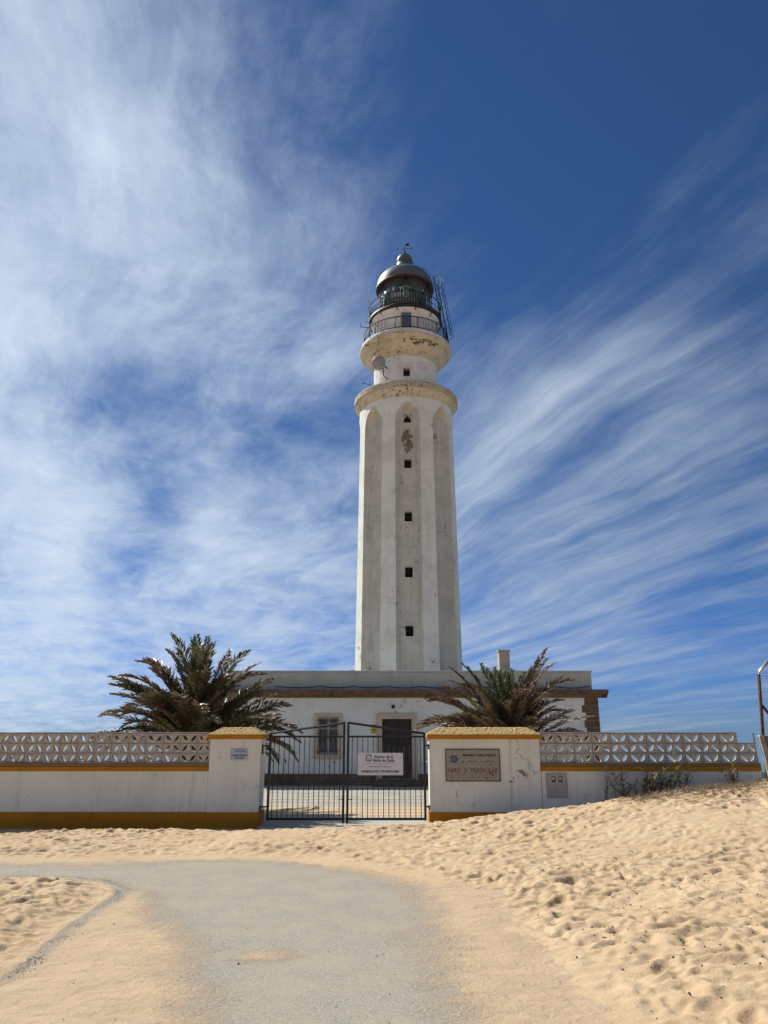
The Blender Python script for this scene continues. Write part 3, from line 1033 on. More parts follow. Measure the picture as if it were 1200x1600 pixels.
# notice on the gate
sx0, sx1, sz0, sz1 = -0.487, 0.352, 0.855, 1.245
e = empty("notice_board", ((sx0 + sx1) / 2, GY_ - 0.035, (sz0 + sz1) / 2), "white port authority notice forbidding entry, fixed to the right gate leaf", "sign")
hw, hh = (sx1 - sx0) / 2, (sz1 - sz0) / 2
m = MB()
m.box(-hw, hw, -0.003, 0.003, -hh, hh)
bevel(m.build("board", m_signw, e), 0.0015)
lettering("lettering", "Puerto de la", 0.066, m_ink, e, 0.065, -0.0065, 0.105, 1.05, bold=0.0012)
lettering("lettering", "Bahía de Cádiz", 0.066, m_ink, e, 0.065, -0.0065, 0.042, 1.0, bold=0.0012)
lettering("lettering", "Autoridad Portuaria de la Bahía de Cádiz", 0.024, m_ink, e, 0.0, -0.0065, -0.055, 1.05)
lettering("lettering", "PROHIBIDO EL PASO A TODA PERSONA AJENA", 0.058, m_ink, e, 0.0, -0.0065, -0.148, 0.56, bold=0.001)
m = MB()
m.box(-0.26, -0.03, -0.0062, -0.0032, 0.010, 0.013)
m.box(0.03, 0.27, -0.0062, -0.0032, 0.010, 0.013)
m.tube([(-0.03, -0.005, 0.0115), (0.0, -0.005, -0.008), (0.03, -0.005, 0.0115)], 0.0018, 4)
m.tube([(-0.015, -0.005, 0.0), (0.0, -0.005, -0.013), (0.02, -0.005, 0.0)], 0.0018, 4)
m.build("wave_rule", m_ink, e)
ol = [(-0.053, -0.05), (-0.045, -0.058), (0.045, -0.058), (0.053, -0.05), (0.053, 0.05), (0.045, 0.058), (-0.045, 0.058), (-0.053, 0.05)]
il = [(x * 0.88, z * 0.88) for x, z in ol]
me = plate(ol, [il], 0.002)
me.materials.clear()
me.materials.append(m_ink)
link("emblem_frame", me, e, (-0.215, -0.0065, 0.105))
m = MB()
m.tube([(-0.25, -0.0052, 0.055), (-0.252, -0.0052, 0.11), (-0.235, -0.0052, 0.145), (-0.20, -0.0052, 0.15), (-0.17, -0.0052, 0.15)], 0.004, 4)
m.tube([(-0.225, -0.0052, 0.055), (-0.225, -0.0052, 0.10), (-0.21, -0.0052, 0.122), (-0.17, -0.0052, 0.126)], 0.003, 4)
m.tube([(-0.205, -0.0052, 0.055), (-0.18, -0.0052, 0.09), (-0.18, -0.0052, 0.055)], 0.005, 4)
m.build("emblem", m_ink, e)
for x in (-hw + 0.02, -hw * 0.5, 0, hw * 0.5, hw - 0.02):
    for z in (-hh + 0.012, hh - 0.012):
        m = MB()
        m.tube([(x, -0.006, z), (x, 0.03, z)], 0.006, 6)
        m.build("fixing_tie", m_black, e)

# little notice on the left pillar
e = empty("pillar_notice", (-2.66, WY - 0.008, 1.225), "small pale blue plate with three lines of print on the narrow left pillar", "sign")
m = MB()
m.box(-0.162, 0.162, -0.004, 0.0015, -0.108, 0.108)
m.build("plate", m_signb, e)
lettering("lettering", "Puerto de la", 0.032, m_ink, e, 0.025, -0.006, 0.066, 1.0)
lettering("lettering", "Bahía de Cádiz", 0.034, m_ink, e, 0.02, -0.006, 0.036, 1.0)
lettering("lettering", "INFORMACIÓN Y EMERGENCIAS", 0.032, m_ink, e, 0, -0.006, -0.030, 0.62, bold=0.001)
lettering("lettering", "TEL. 956 240 400", 0.034, m_ink, e, 0, -0.006, -0.076, 0.72, bold=0.001)

# tiled nameplate
x0, x1, z0, z1 = 1.125, 2.128, 0.752, 1.318
e = empty("tiled_nameplate", ((x0 + x1) / 2, WY - 0.008, (z0 + z1) / 2), "weathered tile panel naming the lighthouse, on the broad right pillar", "sign")
w, h = (x1 - x0), (z1 - z0)
ol = [(-w / 2, -h / 2), (w / 2, -h / 2), (w / 2, h / 2), (-w / 2, h / 2)]
f = 0.016
il = [(-w / 2 + f, -h / 2 + f), (w / 2 - f, -h / 2 + f), (w / 2 - f, h / 2 - f), (-w / 2 + f, h / 2 - f)]
me = plate(ol, [il], 0.02)
me.materials.clear()
me.materials.append(m_brown)
link("frame", me, e, (0, -0.018, 0))
nc, nrw = 9, 5
tw, th = (w - 2 * f) / nc, (h - 2 * f) / nrw
m = MB()
m.box(-w / 2 + f, w / 2 - f, -0.0035, 0.001, -h / 2 + f, h / 2 - f)
m.build("mortar_bed", m_brown, e)
m = MB()
m.box(0.0012, tw - 0.0012, -0.009, -0.0036, 0.0012, th - 0.0012)
tme = None
for i in range(nc):
    for j in range(nrw):
        loc = (-w / 2 + f + i * tw, 0, -h / 2 + f + j * th)
        if tme is None:
            o = m.build("tile", m_tile, e, loc)
            tme = o.data
        else:
            o = link("tile", tme, e, loc)
        o.rotation_euler = (rng.uniform(-.006, .006), 0, rng.uniform(-.006, .006))
lettering("lettering", "MINISTERIO D OBRAS PUBLICAS", 0.048, m_inkk, e, 0.12, -0.0135, 0.155, 0.86, bold=0.0015, spacing=1.02)
o = lettering("lettering", "FARO  D  TRAFALGAR", 0.108, m_inkr, e, -0.005, -0.0135, -0.135, 0.83, spacing=1.02)
m = MB()
for (a, b_) in ((-0.30, 0.02), (0.05, 0.32)):
    pass
for (x, z, l) in ((-0.10, 0.055, .03), (-0.05, 0.066, .045), (0.01, 0.06, .04), (0.20, 0.057, .04), (0.27, 0.066, .06), (0.34, 0.055, .05)):
    m.box(x, x + l, -0.0135, -0.0125, z, z + 0.010)
for (x, z, l, hh_) in ((0.30, -0.015, .035, .03), (0.37, 0.0, .02, .02), (-0.42, -0.235, .02, .04), (0.20, -0.235, .07, .03), (0.28, -0.16, .06, .05), (0.33, -0.185, .05, .04), (-.06, -.215, .07, .012), (.05, -.22, .06, .012), (-.2, .03, .03, .04)):
    n = 7
    m.add([(x + l / 2 + l / 2 * math.cos(6.283 * i / n) * rng.uniform(.6, 1.1), -0.0138, z + hh_ / 2 + hh_ / 2 * math.sin(6.283 * i / n) * rng.uniform(.6, 1.1)) for i in range(n)], [tuple(range(n))])
stuff(m.build("chipped_marks", [m_inkr], e))
m = MB()
cx, cz = -0.345, 0.105
m.lathe([(0.036, -0.001), (0.058, -0.001), (0.058, 0.001), (0.036, 0.001)], 0, 0, 20, closedprof=True, smooth=False)
for i in range(14):
    a = 6.283 * i / 14
    c, s_ = math.cos(a), math.sin(a)
    m.add([((0.055) * c - 0.009 * s_, 0.055 * s_ + 0.009 * c, 0.001), ((0.055) * c + 0.009 * s_, 0.055 * s_ - 0.009 * c, 0.001), (0.072 * c + .005 * s_, 0.072 * s_ - .005 * c, 0.001), (0.072 * c - .005 * s_, 0.072 * s_ + .005 * c, 0.001)], [(0, 1, 2, 3)])
for k in range(3):
    m.add([(-0.034, -0.022 + k * 0.018, 0.001), (0.034, -0.022 + k * 0.018, 0.001), (0.034, -0.012 + k * 0.018, 0.001), (-0.034, -0.012 + k * 0.018, 0.001)], [(0, 1, 2, 3)])
m.add([(0.07, -0.012, .001), (0.105, 0.0, .001), (0.07, 0.014, .001)], [(0, 1, 2)])
o = m.build("blue_emblem", m_inkb, e, (cx, -0.0135, cz))
o.rotation_euler = (R(90), 0, 0)

# meter cabinet in the right wall
e = empty("meter_cabinet", (3.14, WY, 0.685), "grey electricity meter cabinet with two small glazed windows in the right wall", "cabinet")
ol = [(-0.19, -0.215), (0.19, -0.215), (0.19, 0.215), (-0.19, 0.215)]
il = [(-0.172, -0.197), (0.172, -0.197), (0.172, 0.197), (-0.172, 0.197)]
me = plate(ol, [il], 0.03)
me.materials.clear()
me.materials.append(m_grey)
link("frame", me, e, (0, -0.024, 0))
wl = lambda cx, cz, w, h: [(cx - w / 2, cz - h / 2), (cx + w / 2, cz - h / 2), (cx + w / 2, cz + h / 2), (cx - w / 2, cz + h / 2)]
me = plate([(x * 0.985, z * 0.985) for x, z in il], [wl(-0.055, 0.105, 0.07, 0.105), wl(0.07, 0.105, 0.07, 0.105)], 0.014)
me.materials.clear()
me.materials.append(m_grey)
link("door", me, e, (0, -0.016, 0))
for cx in (-0.055, 0.07):
    m = MB()
    m.box(cx - 0.036, cx + 0.036, -0.004, -0.0015, 0.05, 0.16)
    m.build("meter_window", m_mwin, e)
    m = MB()
    m.box(cx - 0.022, cx + 0.015, -0.009, -0.005, 0.10, 0.135)
    m.build("meter_dial", m_signw, e)
m = MB()
m.tube([(-0.09, -0.018, -0.11), (-0.05, -0.018, -0.135), (0.0, -0.018, -0.142), (0.05, -0.018, -0.135), (0.09, -0.018, -0.11)], 0.003, 5)
m.build("moulded_mark", m_grey, e)

# ------------------------------------------------------------------ keepers' house
HY = 25.0
hx0, hx1 = -5.39, 7.0
e = empty("keepers_house", (0.8, HY, 0), "long low white keepers' house with brown stone cornice, in front of the lighthouse", "building")
OX = 0.8


def rect(cx, z0, z1, w):
    return [(cx - w / 2, z0), (cx + w / 2, z0), (cx + w / 2, z1), (cx - w / 2, z1)]


holes = [rect(-1.82 - OX, 0.95, 2.08, 0.66), rect(2.62 - OX, 0.95, 2.08, 0.66), rect(0.42 - OX, 0.20, 2.035, 0.96)]
me = plate([(hx0 - OX, -0.1), (hx1 - OX, -0.1), (hx1 - OX, 2.80), (hx0 - OX, 2.80)], holes, 0.4)
me.materials.clear()
me.materials.append(m_wall)
link("front_wall", me, e, (0, 0, 0))
m = MB()
m.box(hx0 - OX, hx0 - OX + 0.4, 0.402, 24, -0.1, 2.80)
m.box(hx1 - OX - 0.4, hx1 - OX, 0.402, 24, -0.1, 2.80)
m.box(hx0 - OX, hx1 - OX, 24.002, 24.4, -0.1, 2.80)
m.build("side_walls", m_wall, e)
m = MB()
m.box(hx0 - OX - 0.02, hx1 - OX + 0.02, 0.0, 24.4, 2.803, 2.94)
m.build("roof_slab", m_parapet, e)
m = MB()
m.box(hx0 - OX + 0.41, hx1 - OX - 0.41, 1.6, 1.7, -0.1, 2.79)
m.build("inner_wall", m_void, e)
# stone cornice in lengths, projecting
xx = hx0 - 0.30
k = 0
while xx < hx1 + 0.299:
    l = min(1.02 + rng.uniform(-0.12, 0.12), hx1 + 0.30 - xx)
    m = MB()
    prof = [(0.0, 2.70), (-0.10, 2.705), (-0.14, 2.78), (-0.22, 2.82), (-0.30, 2.86), (-0.30, 2.95), (0.0, 2.97)]
    a, b_ = xx + 0.004 - OX, xx + l - 0.004 - OX
    ya, yb = 0, 0
    cut = lambda x, p: x
    ends = []
    last = xx + l >= hx1 + 0.298
    first = k == 0
    vs = []
    for (p_, z_) in prof:
        xa = a if not first else hx0 - OX + p_
        vs.append((xa, p_ - 0.003, z_))
    for (p_, z_) in prof:
        xb = b_ if not last else hx1 - OX - p_
        vs.append((xb, p_ - 0.003, z_))
    n = len(prof)
    fs = [(i, i + 1, n + i + 1, n + i) for i in range(n - 1)] + [tuple(range(n - 1, -1, -1)), tuple(range(n, 2 * n)), (n - 1, 0, n, 2 * n - 1)]
    m.add(vs, fs)
    m.build("cornice_stone", m_brown, e)
    xx += l
    k += 1
m = MB()
for sx_, xe in ((1, hx1), (-1, hx0)):
    vs = []
    for yy in (0.004, 24.4):
        for (p_, z_) in prof:
            vs.append((xe - OX - sx_ * (p_ - 0.003), yy + (p_ if yy < 1 else 0), z_))
    n = len(prof)
    m.add(vs, [(i, i + 1, n + i + 1, n + i) for i in range(n - 1)] + [tuple(range(n, 2 * n))])
m.build("side_cornice", m_brown, e)
# parapet and its coping
m = MB()
m.box(hx0 + 0.12 - OX, 6.88 - OX, 0.08, 0.38, 2.972, 3.535)
m.box(6.58 - OX, 6.88 - OX, 0.382, 23.6, 2.972, 3.535)
m.box(hx0 + 0.12 - OX, hx0 + 0.42 - OX, 0.382, 23.6, 2.972, 3.535)
bevel(m.build("parapet", m_parapet, e), 0.01)
m = MB()
m.box(hx0 + 0.09 - OX, 6.91 - OX, 0.05, 0.41, 3.537, 3.585)
m.box(6.55 - OX, 6.91 - OX, 0.412, 23.6, 3.537, 3.585)
bevel(m.build("parapet_coping", m_parapet, e), 0.01)
for (x, w_) in ((-1.1, .10), (0.1, .2), (2.3, .3), (3.9, .15)):
    m = MB()
    m.box(x - OX, x + w_ - OX, 0.10, 0.30, 3.586, 3.606)
    m.build("loose_mortar", m_cream, e)
# chimney
m = MB()
m.box(3.92 - OX, 4.28 - OX, 0.55, 0.95, 2.94, 4.26)
m.box(3.89 - OX, 4.31 - OX, 0.52, 0.98, 4.262, 4.32)
bevel(m.build("chimney", m_chim, e), 0.01)
# dark stone skirting in lengths
xx = hx0
while xx < hx1 - 0.01:
    l = min(1.3 + rng.uniform(-.2, .2), hx1 - xx)
    a, b_ = xx + 0.004, xx + l - 0.004
    segs = [(a, b_)]
    for (c0, c1) in ((-0.06, 0.90),):
        out = []
        for (p_, q_) in segs:
            if q_ <= c0 or p_ >= c1:
                out.append((p_, q_))
            else:
                if p_ < c0 - .03:
                    out.append((p_, c0))
                if q_ > c1 + .03:
                    out.append((c1, q_))
        segs = out
    for (p_, q_) in segs:
        m = MB()
        m.box(p_ - OX, q_ - OX, -0.05, -0.002, -0.05, 0.345 + rng.uniform(-.005, .005))
        m.build("skirting_stone", m_brown, e)
    xx += l
# quoins at the right corner
z = 0.35
k = 0
while z < 2.68:
    h_ = min(0.235, 2.70 - z)
    w_ = (0.50 if k % 2 == 0 else 0.42) + rng.uniform(-.03, .03)
    for xa, xb in ((hx1 - w_, hx1 + 0.015), (hx0 - 0.015, hx0 + w_)):
        m = MB()
        m.box(xa - OX, xb - OX, -0.014 - rng.uniform(0, .006), -0.001, z + 0.005, z + h_ - 0.004)
        m.build("quoin_stone", m_brown, e)
    z += h_
    k += 1


def house_window(cx):
    z0, z1, w_ = 0.95, 2.08, 0.66
    ol = rect(0, z0 - 0.12, z1 + 0.12, w_ + 0.26)
    me = plate(ol, [rect(0, z0, z1, w_)], 0.05)
    me.materials.clear()
    me.materials.append(m_cream)
    f_ = link("window", me, e, (cx - OX, -0.049, 0))
    ol = rect(0, z0, z1, w_)
    hs = []
    for xa in (-w_ / 4, w_ / 4):
        for (za, zb) in ((z0 + .06, z0 + .76), (z0 + .81, z1 - .05)):
            hs.append(rect(xa, za, zb, w_ / 2 - 0.07))
    me = plate(ol, hs, 0.04)
    me.materials.clear()
    me.materials.append(m_wframe)
    link("window_frame", me, f_, (0, 0.25, 0))
    m = MB()
    m.box(-w_ / 2 + .01, w_ / 2 - .01, 0.292, 0.298, z0, z1)
    m.build("pane", m_glass, f_)
    for i in range(7):
        x = -w_ / 2 + 0.03 + (w_ - 0.06) * i / 6
        m = MB()
        m.tube([(x, -0.022, z0 - 0.04), (x, -0.022, z1 + 0.04)], 0.006, 5)
        m.build("window_bar", m_rust, f_)
    m = MB()
    for zz_ in (z0 + 0.08, z0 + 0.62, z1 - 0.1):
        m.box(-w_ / 2 - 0.04, w_ / 2 + 0.04, -0.036, -0.024, zz_, zz_ + 0.02)
        m.build("window_crossbar", m_rust, f_)
        m = MB()
    m = MB()
    m.box(-w_ / 2 - 0.10, w_ / 2 + 0.10, -0.04, 0.10, z0 - 0.16, z0 - 0.122)
    m.build("window_sill", m_cream, f_)


for cx in (-1.82, 2.62):
    house_window(cx)
me = plate([(-0.70, 0.06), (0.70, 0.06), (0.70, 2.22), (-0.70, 2.22)], [rect(0, 0.055, 2.035, 0.96)], 0.05)
me = plate([(-0.66, 0.14), (-0.48, 0.14), (-0.48, 2.035), (0.48, 2.035), (0.48, 0.14), (0.66, 0.14), (0.66, 2.21), (-0.66, 2.21)], [], 0.055)
me.materials.clear()
me.materials.append(m_cream)
d_ = link("door_surround", me, e, (0.42 - OX, -0.054, 0))
m = MB()
m.box(-0.48, 0.05, 0.20, 0.24, 0.20, 2.035)
for (a, b_, c, q) in ((-0.42, -0.02, 0.3, 0.9), (-0.42, -0.02, 1.0, 1.9)):
    m.box(a, b_, 0.185, 0.199, c, q)
m.build("door_leaf", m_wood, d_)
m = MB()
m.box(0.052, 0.48, 0.16, 0.20, 0.20, 2.035)
for (a, b_, c, q) in ((0.10, 0.43, 0.3, 0.9), (0.10, 0.43, 1.0, 1.9)):
    m.box(a, b_, 0.145, 0.159, c, q)
m.build("door_leaf", m_wood, d_)
m = MB()
m.box(-0.75 + 0.42 - OX, 0.75 + 0.42 - OX, -0.75, -0.06, -0.02, 0.13)
m.box(-0.6 + 0.42 - OX, 0.6 + 0.42 - OX, -0.40, -0.056, 0.131, 0.20)
bevel(m.build("doorstep", m_brown, e), 0.01)
# wall lamp over the door, cable along the parapet
e2 = empty("wall_lamp", (0.30, HY - 0.02, 2.42), "small dark bulkhead lamp on the wall over the house door", "lamp")
m = MB()
m.box(-0.05, 0.05, -0.02, 0.017, 0.0, 0.05)
m.build("mount", m_rail, e2)
m = MB()
m.tube([(0, -0.02, 0.03), (0, -0.10, 0.05), (0, -0.16, 0.02)], 0.012, 6)
m.lathe([(0.012, 0.02), (0.07, -0.02), (0.06, -0.05), (0.0, -0.07)], 0, -0.16, 12)
m.build("lamp_shade", m_rail, e2)
m = MB()
pts = []
hooks = [-3.6, -2.1, -1.0, 0.1, 1.2, 3.0, 4.4, 5.6, 6.8]
for i in range(len(hooks) - 1):
    a, b_ = hooks[i], hooks[i + 1]
    for k in range(8):
        t = k / 8
        pts.append((a + (b_ - a) * t, HY + 0.065, 3.075 - 0.055 * 4 * t * (1 - t) * rng.uniform(.9, 1.1) + 0.012 * math.sin(a * 5)))
pts.append((hooks[-1], HY + 0.065, 3.075))
m.tube([(x, y - HY, z - 3.0) for x, y, z in pts], 0.012, 5)
tag(m.build("cable", m_rail, None, (0, HY, 3.0)), "thin black cable sagging along the grey parapet of the house", "cable")
e2 = empty("alarm_sign", (-0.31, HY - 0.012, 1.72), "small yellow sign with dark top on the house wall beside the door", "sign")
m = MB()
m.box(-0.11, 0.11, -0.006, 0.006, -0.14, 0.065)
m.build("yellow_panel", m_yel, e2)
m = MB()
m.box(-0.11, 0.11, -0.006, 0.006, 0.067, 0.13)
m.build("dark_header", m_ink, e2)
m = MB()
m.box(-0.08, 0.08, -0.010, -0.007, -0.02, 0.0)
m.box(-0.06, 0.06, -0.010, -0.007, -0.06, -0.045)
m.build("print_lines", m_ink, e2)

# ------------------------------------------------------------------ lighthouse
T = empty("lighthouse", (TX, TY, 0), "tall tapering white lighthouse with arched niches, two balconies and glazed lantern", "lighthouse")
R0, R1 = 3.055, 2.83
ZT = 20.46
ZS, ZA = 18.75, 20.02


def rad_at(z):
    return R0 + (R1 - R0) * z / ZT


W0 = 0.715
WB = 0.455
rows = [0, 3.2] + [3.2 + i * 0.9 for i in range(1, 17)]
wins = [(6.50, 7.07), (9.68, 10.28), (12.84, 13.43), (16.0, 16.56), (18.80, 19.10)]
PEAK = 19.34
rows = [z for z in rows if z < ZS - 0.3]
for a, b_ in wins:
    rows += [a, b_]
rows += [PEAK, ZS]
hA = ZA - ZS
rows += [ZS + hA * t for t in (0.15, 0.3, 0.43, 0.56, 0.67, 0.77, 0.86, 0.93, 0.975, 1.0)]
rows += [ZA + 0.15, ZA + 0.30, ZT]
rows = sorted(set(round(z, 3) for z in rows))


def xa(z):
    if z <= ZS:
        return W0
    h_ = (z - ZS) / hA * math.sqrt(3) * W0
    return max(0.0, -W0 + math.sqrt(max(0, 4 * W0 * W0 - h_ * h_)))


vs, cols = [], []
DEP = 0.40
for z in rows:
    Rz = rad_at(z)
    x_ = max(xa(z), 0.012)
    sp_ = W0 - WB
    dep = DEP * min(1.0, x_ / sp_)
    if z > ZA - 0.001:
        dep = 0.0
    xb = max(x_ - sp_, 0.006)
    aE = math.asin(x_ / Rz)
    aB = math.asin(min(xb, x_ * 0.9) / (Rz - dep))
    aW = math.asin(0.215 / (Rz - dep))
    bl = float(np.clip((z - ZS) / (ZA - ZS), 0, 1))
    line = []
    for s_ in range(8):
        ac = -90 + 45 * s_       # sector 0 faces -Y
        w_ang = min(aW, aB * 0.92)
        if s_ == 0 and abs(z - PEAK) < 1e-6:
            w_ang = 0.0015
        angs = [(-R(22.5), 'p'), (-R(22.5) + (R(22.5) - aE) * 0.5, 'p'), (-aE, 'p'), (-aB, 'b'), (-w_ang, 'b'), (w_ang, 'b'), (aB, 'b'), (aE, 'p'), (R(22.5) - (R(22.5) - aE) * 0.5, 'p')]
        for an, kd in angs:
            if kd == 'p':
                r_f = Rz / math.cos(R(22.5) - abs(an))
                r_ = r_f * (1 - bl) + Rz * 1.004 * bl
            else:
                r_b = (Rz - dep) / math.cos(an)
                rf2 = Rz / math.cos(R(22.5) - abs(an))
                r_b = (Rz * 1.0 - dep) / math.cos(an) if dep > 0 else (rf2 * (1 - bl) + Rz * 1.004 * bl)
                r_ = r_b
            A = R(ac) + an
            line.append((r_ * math.cos(A), r_ * math.sin(A), z))
    vs += line
nc_ = 72
fs, mi = [], []
nz = len(rows)
for i in range(nz - 1):
    za_, zb_ = rows[i], rows[i + 1]
    for c in range(nc_):
        c2 = (c + 1) % nc_
        s_, q = divmod(c, 9)
        if s_ == 0 and q == 4:
            if any(za_ >= a - 1e-4 and zb_ <= b_ + 1e-4 for a, b_ in wins) or (za_ >= 19.09 and zb_ <= PEAK + 1e-4):
                continue
        fs.append((i * nc_ + c, i * nc_ + c2, (i + 1) * nc_ + c2, (i + 1) * nc_ + c))
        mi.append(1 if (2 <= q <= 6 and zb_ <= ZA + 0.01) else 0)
m = MB()
m.v = vs
m.f = fs
m.mi = mi
m.sm = [False] * len(fs)
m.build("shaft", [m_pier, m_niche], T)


def opening(z0, z1, w_, ydist, pointed=None):
    """thin cream reveal round the opening, unlit space within"""
    f_ = 0.06
    pk = []
    if pointed:
        ol = [(-w_ / 2 - f_, z0 - f_), (w_ / 2 + f_, z0 - f_), (w_ / 2 + f_, z1), (0, pointed + f_ * 1.3), (-w_ / 2 - f_, z1)]
        il = [(-w_ / 2, z0), (w_ / 2, z0), (w_ / 2, z1), (0, pointed), (-w_ / 2, z1)]
    else:
        ol = rect(0, z0 - f_, z1 + f_, w_ + 2 * f_)
        il = rect(0, z0, z1, w_)
    me = plate(ol, [il], 0.35)
    me.materials.clear()
    me.materials.append(m_niche)
    o = link("window", me, T, (0, -ydist - 0.02, 0))
    m = MB()
    m.box(-w_ / 2 - 0.04, w_ / 2 + 0.04, 0.355, 0.36, z0 - 0.04, (pointed or z1) + 0.04)
    m.build("pane", m_void, o)
    m = MB()
    m.tube([(0, 0.2, z0), (0, 0.2, z1)], 0.012, 5)
    m.box(-w_ / 2, w_ / 2, 0.19, 0.21, (z0 + z1) / 2 - 0.012, (z0 + z1) / 2 + 0.012)
    m.build("window_frame", m_wood, o)
    return o


for a, b_ in wins[:-1]:
    opening(a, b_, 0.42, rad_at((a + b_) / 2) - DEP + 0.012)
opening(18.80, 19.10, 0.42, rad_at(19) - DEP + 0.012, PEAK)

m = MB()
m.lathe([(2.835, 20.30), (2.88, 20.42), (2.90, 20.50), (3.00, 20.60), (3.10, 20.72), (3.13, 20.80)], 0, 0, 96)
m.lathe([(2.98, 21.20), (1.9, 21.42)], 0, 0, 96)
m.build("shaft_cornice", m_cornice, T)
ns_ = 48
m = MB()
m.lathe([(2.9, 20.802), (3.165, 20.802), (3.185, 20.84), (3.185, 21.13), (3.15, 21.19), (2.9, 21.21)], 0, 0, 2, a0=0.13, a1=360 / ns_ - 0.13, closedprof=True, smooth=False)
o = m.build("cornice_stone", m_cornstone, T)
for k in range(1, ns_):
    o2 = link("cornice_stone", o.data, T)
    o2.rotation_euler = (0, 0, R(360 / ns_ * k))
    o2.scale = (1 + rng.uniform(-.004, .004),) * 2 + (1,)
m = MB()
m.lathe([(2.9, 20.79), (3.145, 20.795), (3.15, 21.12), (2.9, 21.16)], 0, 0, 96)
m.build("cornice_core", m_brown, T)
# drum with a window hole: lathe in two arcs
m = MB()
WD = math.degrees(0.19 / 1.985)
m.lathe([(1.985, 21.3), (1.985, 22.03)], 0, 0, 64)
m.lathe([(1.985, 22.54), (1.985, 23.5)], 0, 0, 64)
m.lathe([(1.985, 22.03), (1.985, 22.54)], 0, 0, 60, a0=-90 + WD, a1=270 - WD)
m.build("drum", m_drum, T)
opening(22.03, 22.54, 0.38, 1.985 - 0.01)
m = MB()
m.lathe([(1.987, 23.42), (2.04, 23.44), (2.06, 23.54), (2.10, 23.55), (2.13, 23.68), (2.22, 23.70), (2.27, 23.78), (2.44, 23.90), (2.57, 24.06), (2.60, 24.19), (2.69, 24.20), (2.71, 24.27), (2.80, 24.30), (2.87, 24.38), (2.895, 24.45), (2.89, 24.54), (2.83, 24.56), (2.80, 24.60)], 0, 0, 96)
sharp(m.build("gallery_corbel", m_cornice, T), 28)
m = MB()
pf = [(2.60, 24.601), (2.775, 24.601), (2.79, 24.64), (2.78, 24.84), (2.72, 24.88), (2.0, 24.92)]
m.lathe(pf, 0, 0, 96)
m.build("gallery_slab", m_drum, T)
m = MB()
m.lathe([(2.09, 24.90), (2.08, 26.45), (2.16, 26.50), (2.20, 26.56), (2.24, 26.66)], 0, 0, 72)
m.build("watch_room", m_drum, T)
m = MB()
m.box(-0.30, 0.30, -2.145, -2.04, 24.93, 26.25)
d_ = m.build("gallery_door", m_doorgrey, T)
m = MB()
for z in (25.2, 25.75):
    m.box(-0.20, 0.20, -2.16, -2.146, z, z + 0.38)
m.build("door_panel", m_doorgrey, d_)


def railing(rad, z0, z1, nbal, name, r=0.022, mid=None):
    m = MB()
    m.ring((0, 0, z1), rad, r * 1.2, 72)
    m.ring((0, 0, z0 + 0.08), rad, r, 72)
    if mid:
        for z in mid:
            m.ring((0, 0, z), rad, r * 0.9, 72)
    o = m.build(name, m_rail, T)
    m = MB()
    for k in range(nbal):
        a = 6.28318 * k / nbal
        m.tube([(rad * math.cos(a), rad * math.sin(a), z0), (rad * math.cos(a), rad * math.sin(a), z1)], r * 0.42, 4)
    stuff(m.build("balusters", m_rail, o))
    for k in range(12):
        m = MB()
        a = 6.28318 * (k + .5) / 12
        m.tube([(rad * math.cos(a), rad * math.sin(a), z0 - 0.05), (rad * math.cos(a), rad * math.sin(a), z1)], r * 1.1, 5)
        m.build("railing_post", m_rail, o)


railing(2.66, 24.88, 25.68, 150, "gallery_railing", 0.026)
# lantern gallery: iron catwalk on brackets
m = MB()
m.lathe([(1.6, 26.66), (2.30, 26.60), (2.34, 26.64), (2.34, 26.80), (1.6, 26.82)], 0, 0, 72)
for k in range(12):
    a = 6.28318 * (k + .5) / 12
    c, s_ = math.cos(a), math.sin(a)
    m.tube([(2.15 * c, 2.15 * s_, 26.46), (2.28 * c, 2.28 * s_, 26.62)], 0.03, 4)
m.build("lantern_catwalk", m_rail, T)
railing(2.29, 26.82, 27.72, 40, "lantern_railing", 0.025, (27.25, 27.0))
# wrought crest on the lantern railing
m = MB()
for k in range(9):
    x = -0.30 + 0.165 * k * 1.0 - 0.35
    yy = -math.sqrt(2.30 ** 2 - x * x)
    m.tube([(x, yy, 26.85), (x, yy, 27.86 if 2 <= k <= 6 else 27.72)], 0.009, 5)
for cr in (0.17, 0.10):
    pts = [(cr * math.cos(t) - 0.02, -2.315, 27.42 + cr * 1.15 * math.sin(t)) for t in [6.283 * i / 16 for i in range(16)]]
    m.tube(pts, 0.014, 5, closed=True)
for sx_ in (-1, 1):
    m.tube([(sx_ * 0.0 - .02, -2.32, 27.62), (sx_ * 0.12 - .02, -2.32, 27.74), (sx_ * 0.2 - .02, -2.32, 27.9), (sx_ * 0.08 - .02, -2.32, 27.88)], 0.014, 5)
m.tube([(-0.40, -2.29, 27.88), (-0.2, -2.31, 27.95), (0.0, -2.32, 27.97), (0.2, -2.31, 27.95), (0.36, -2.29, 27.88)], 0.016, 5)
m.build("railing_crest", m_galv, T)
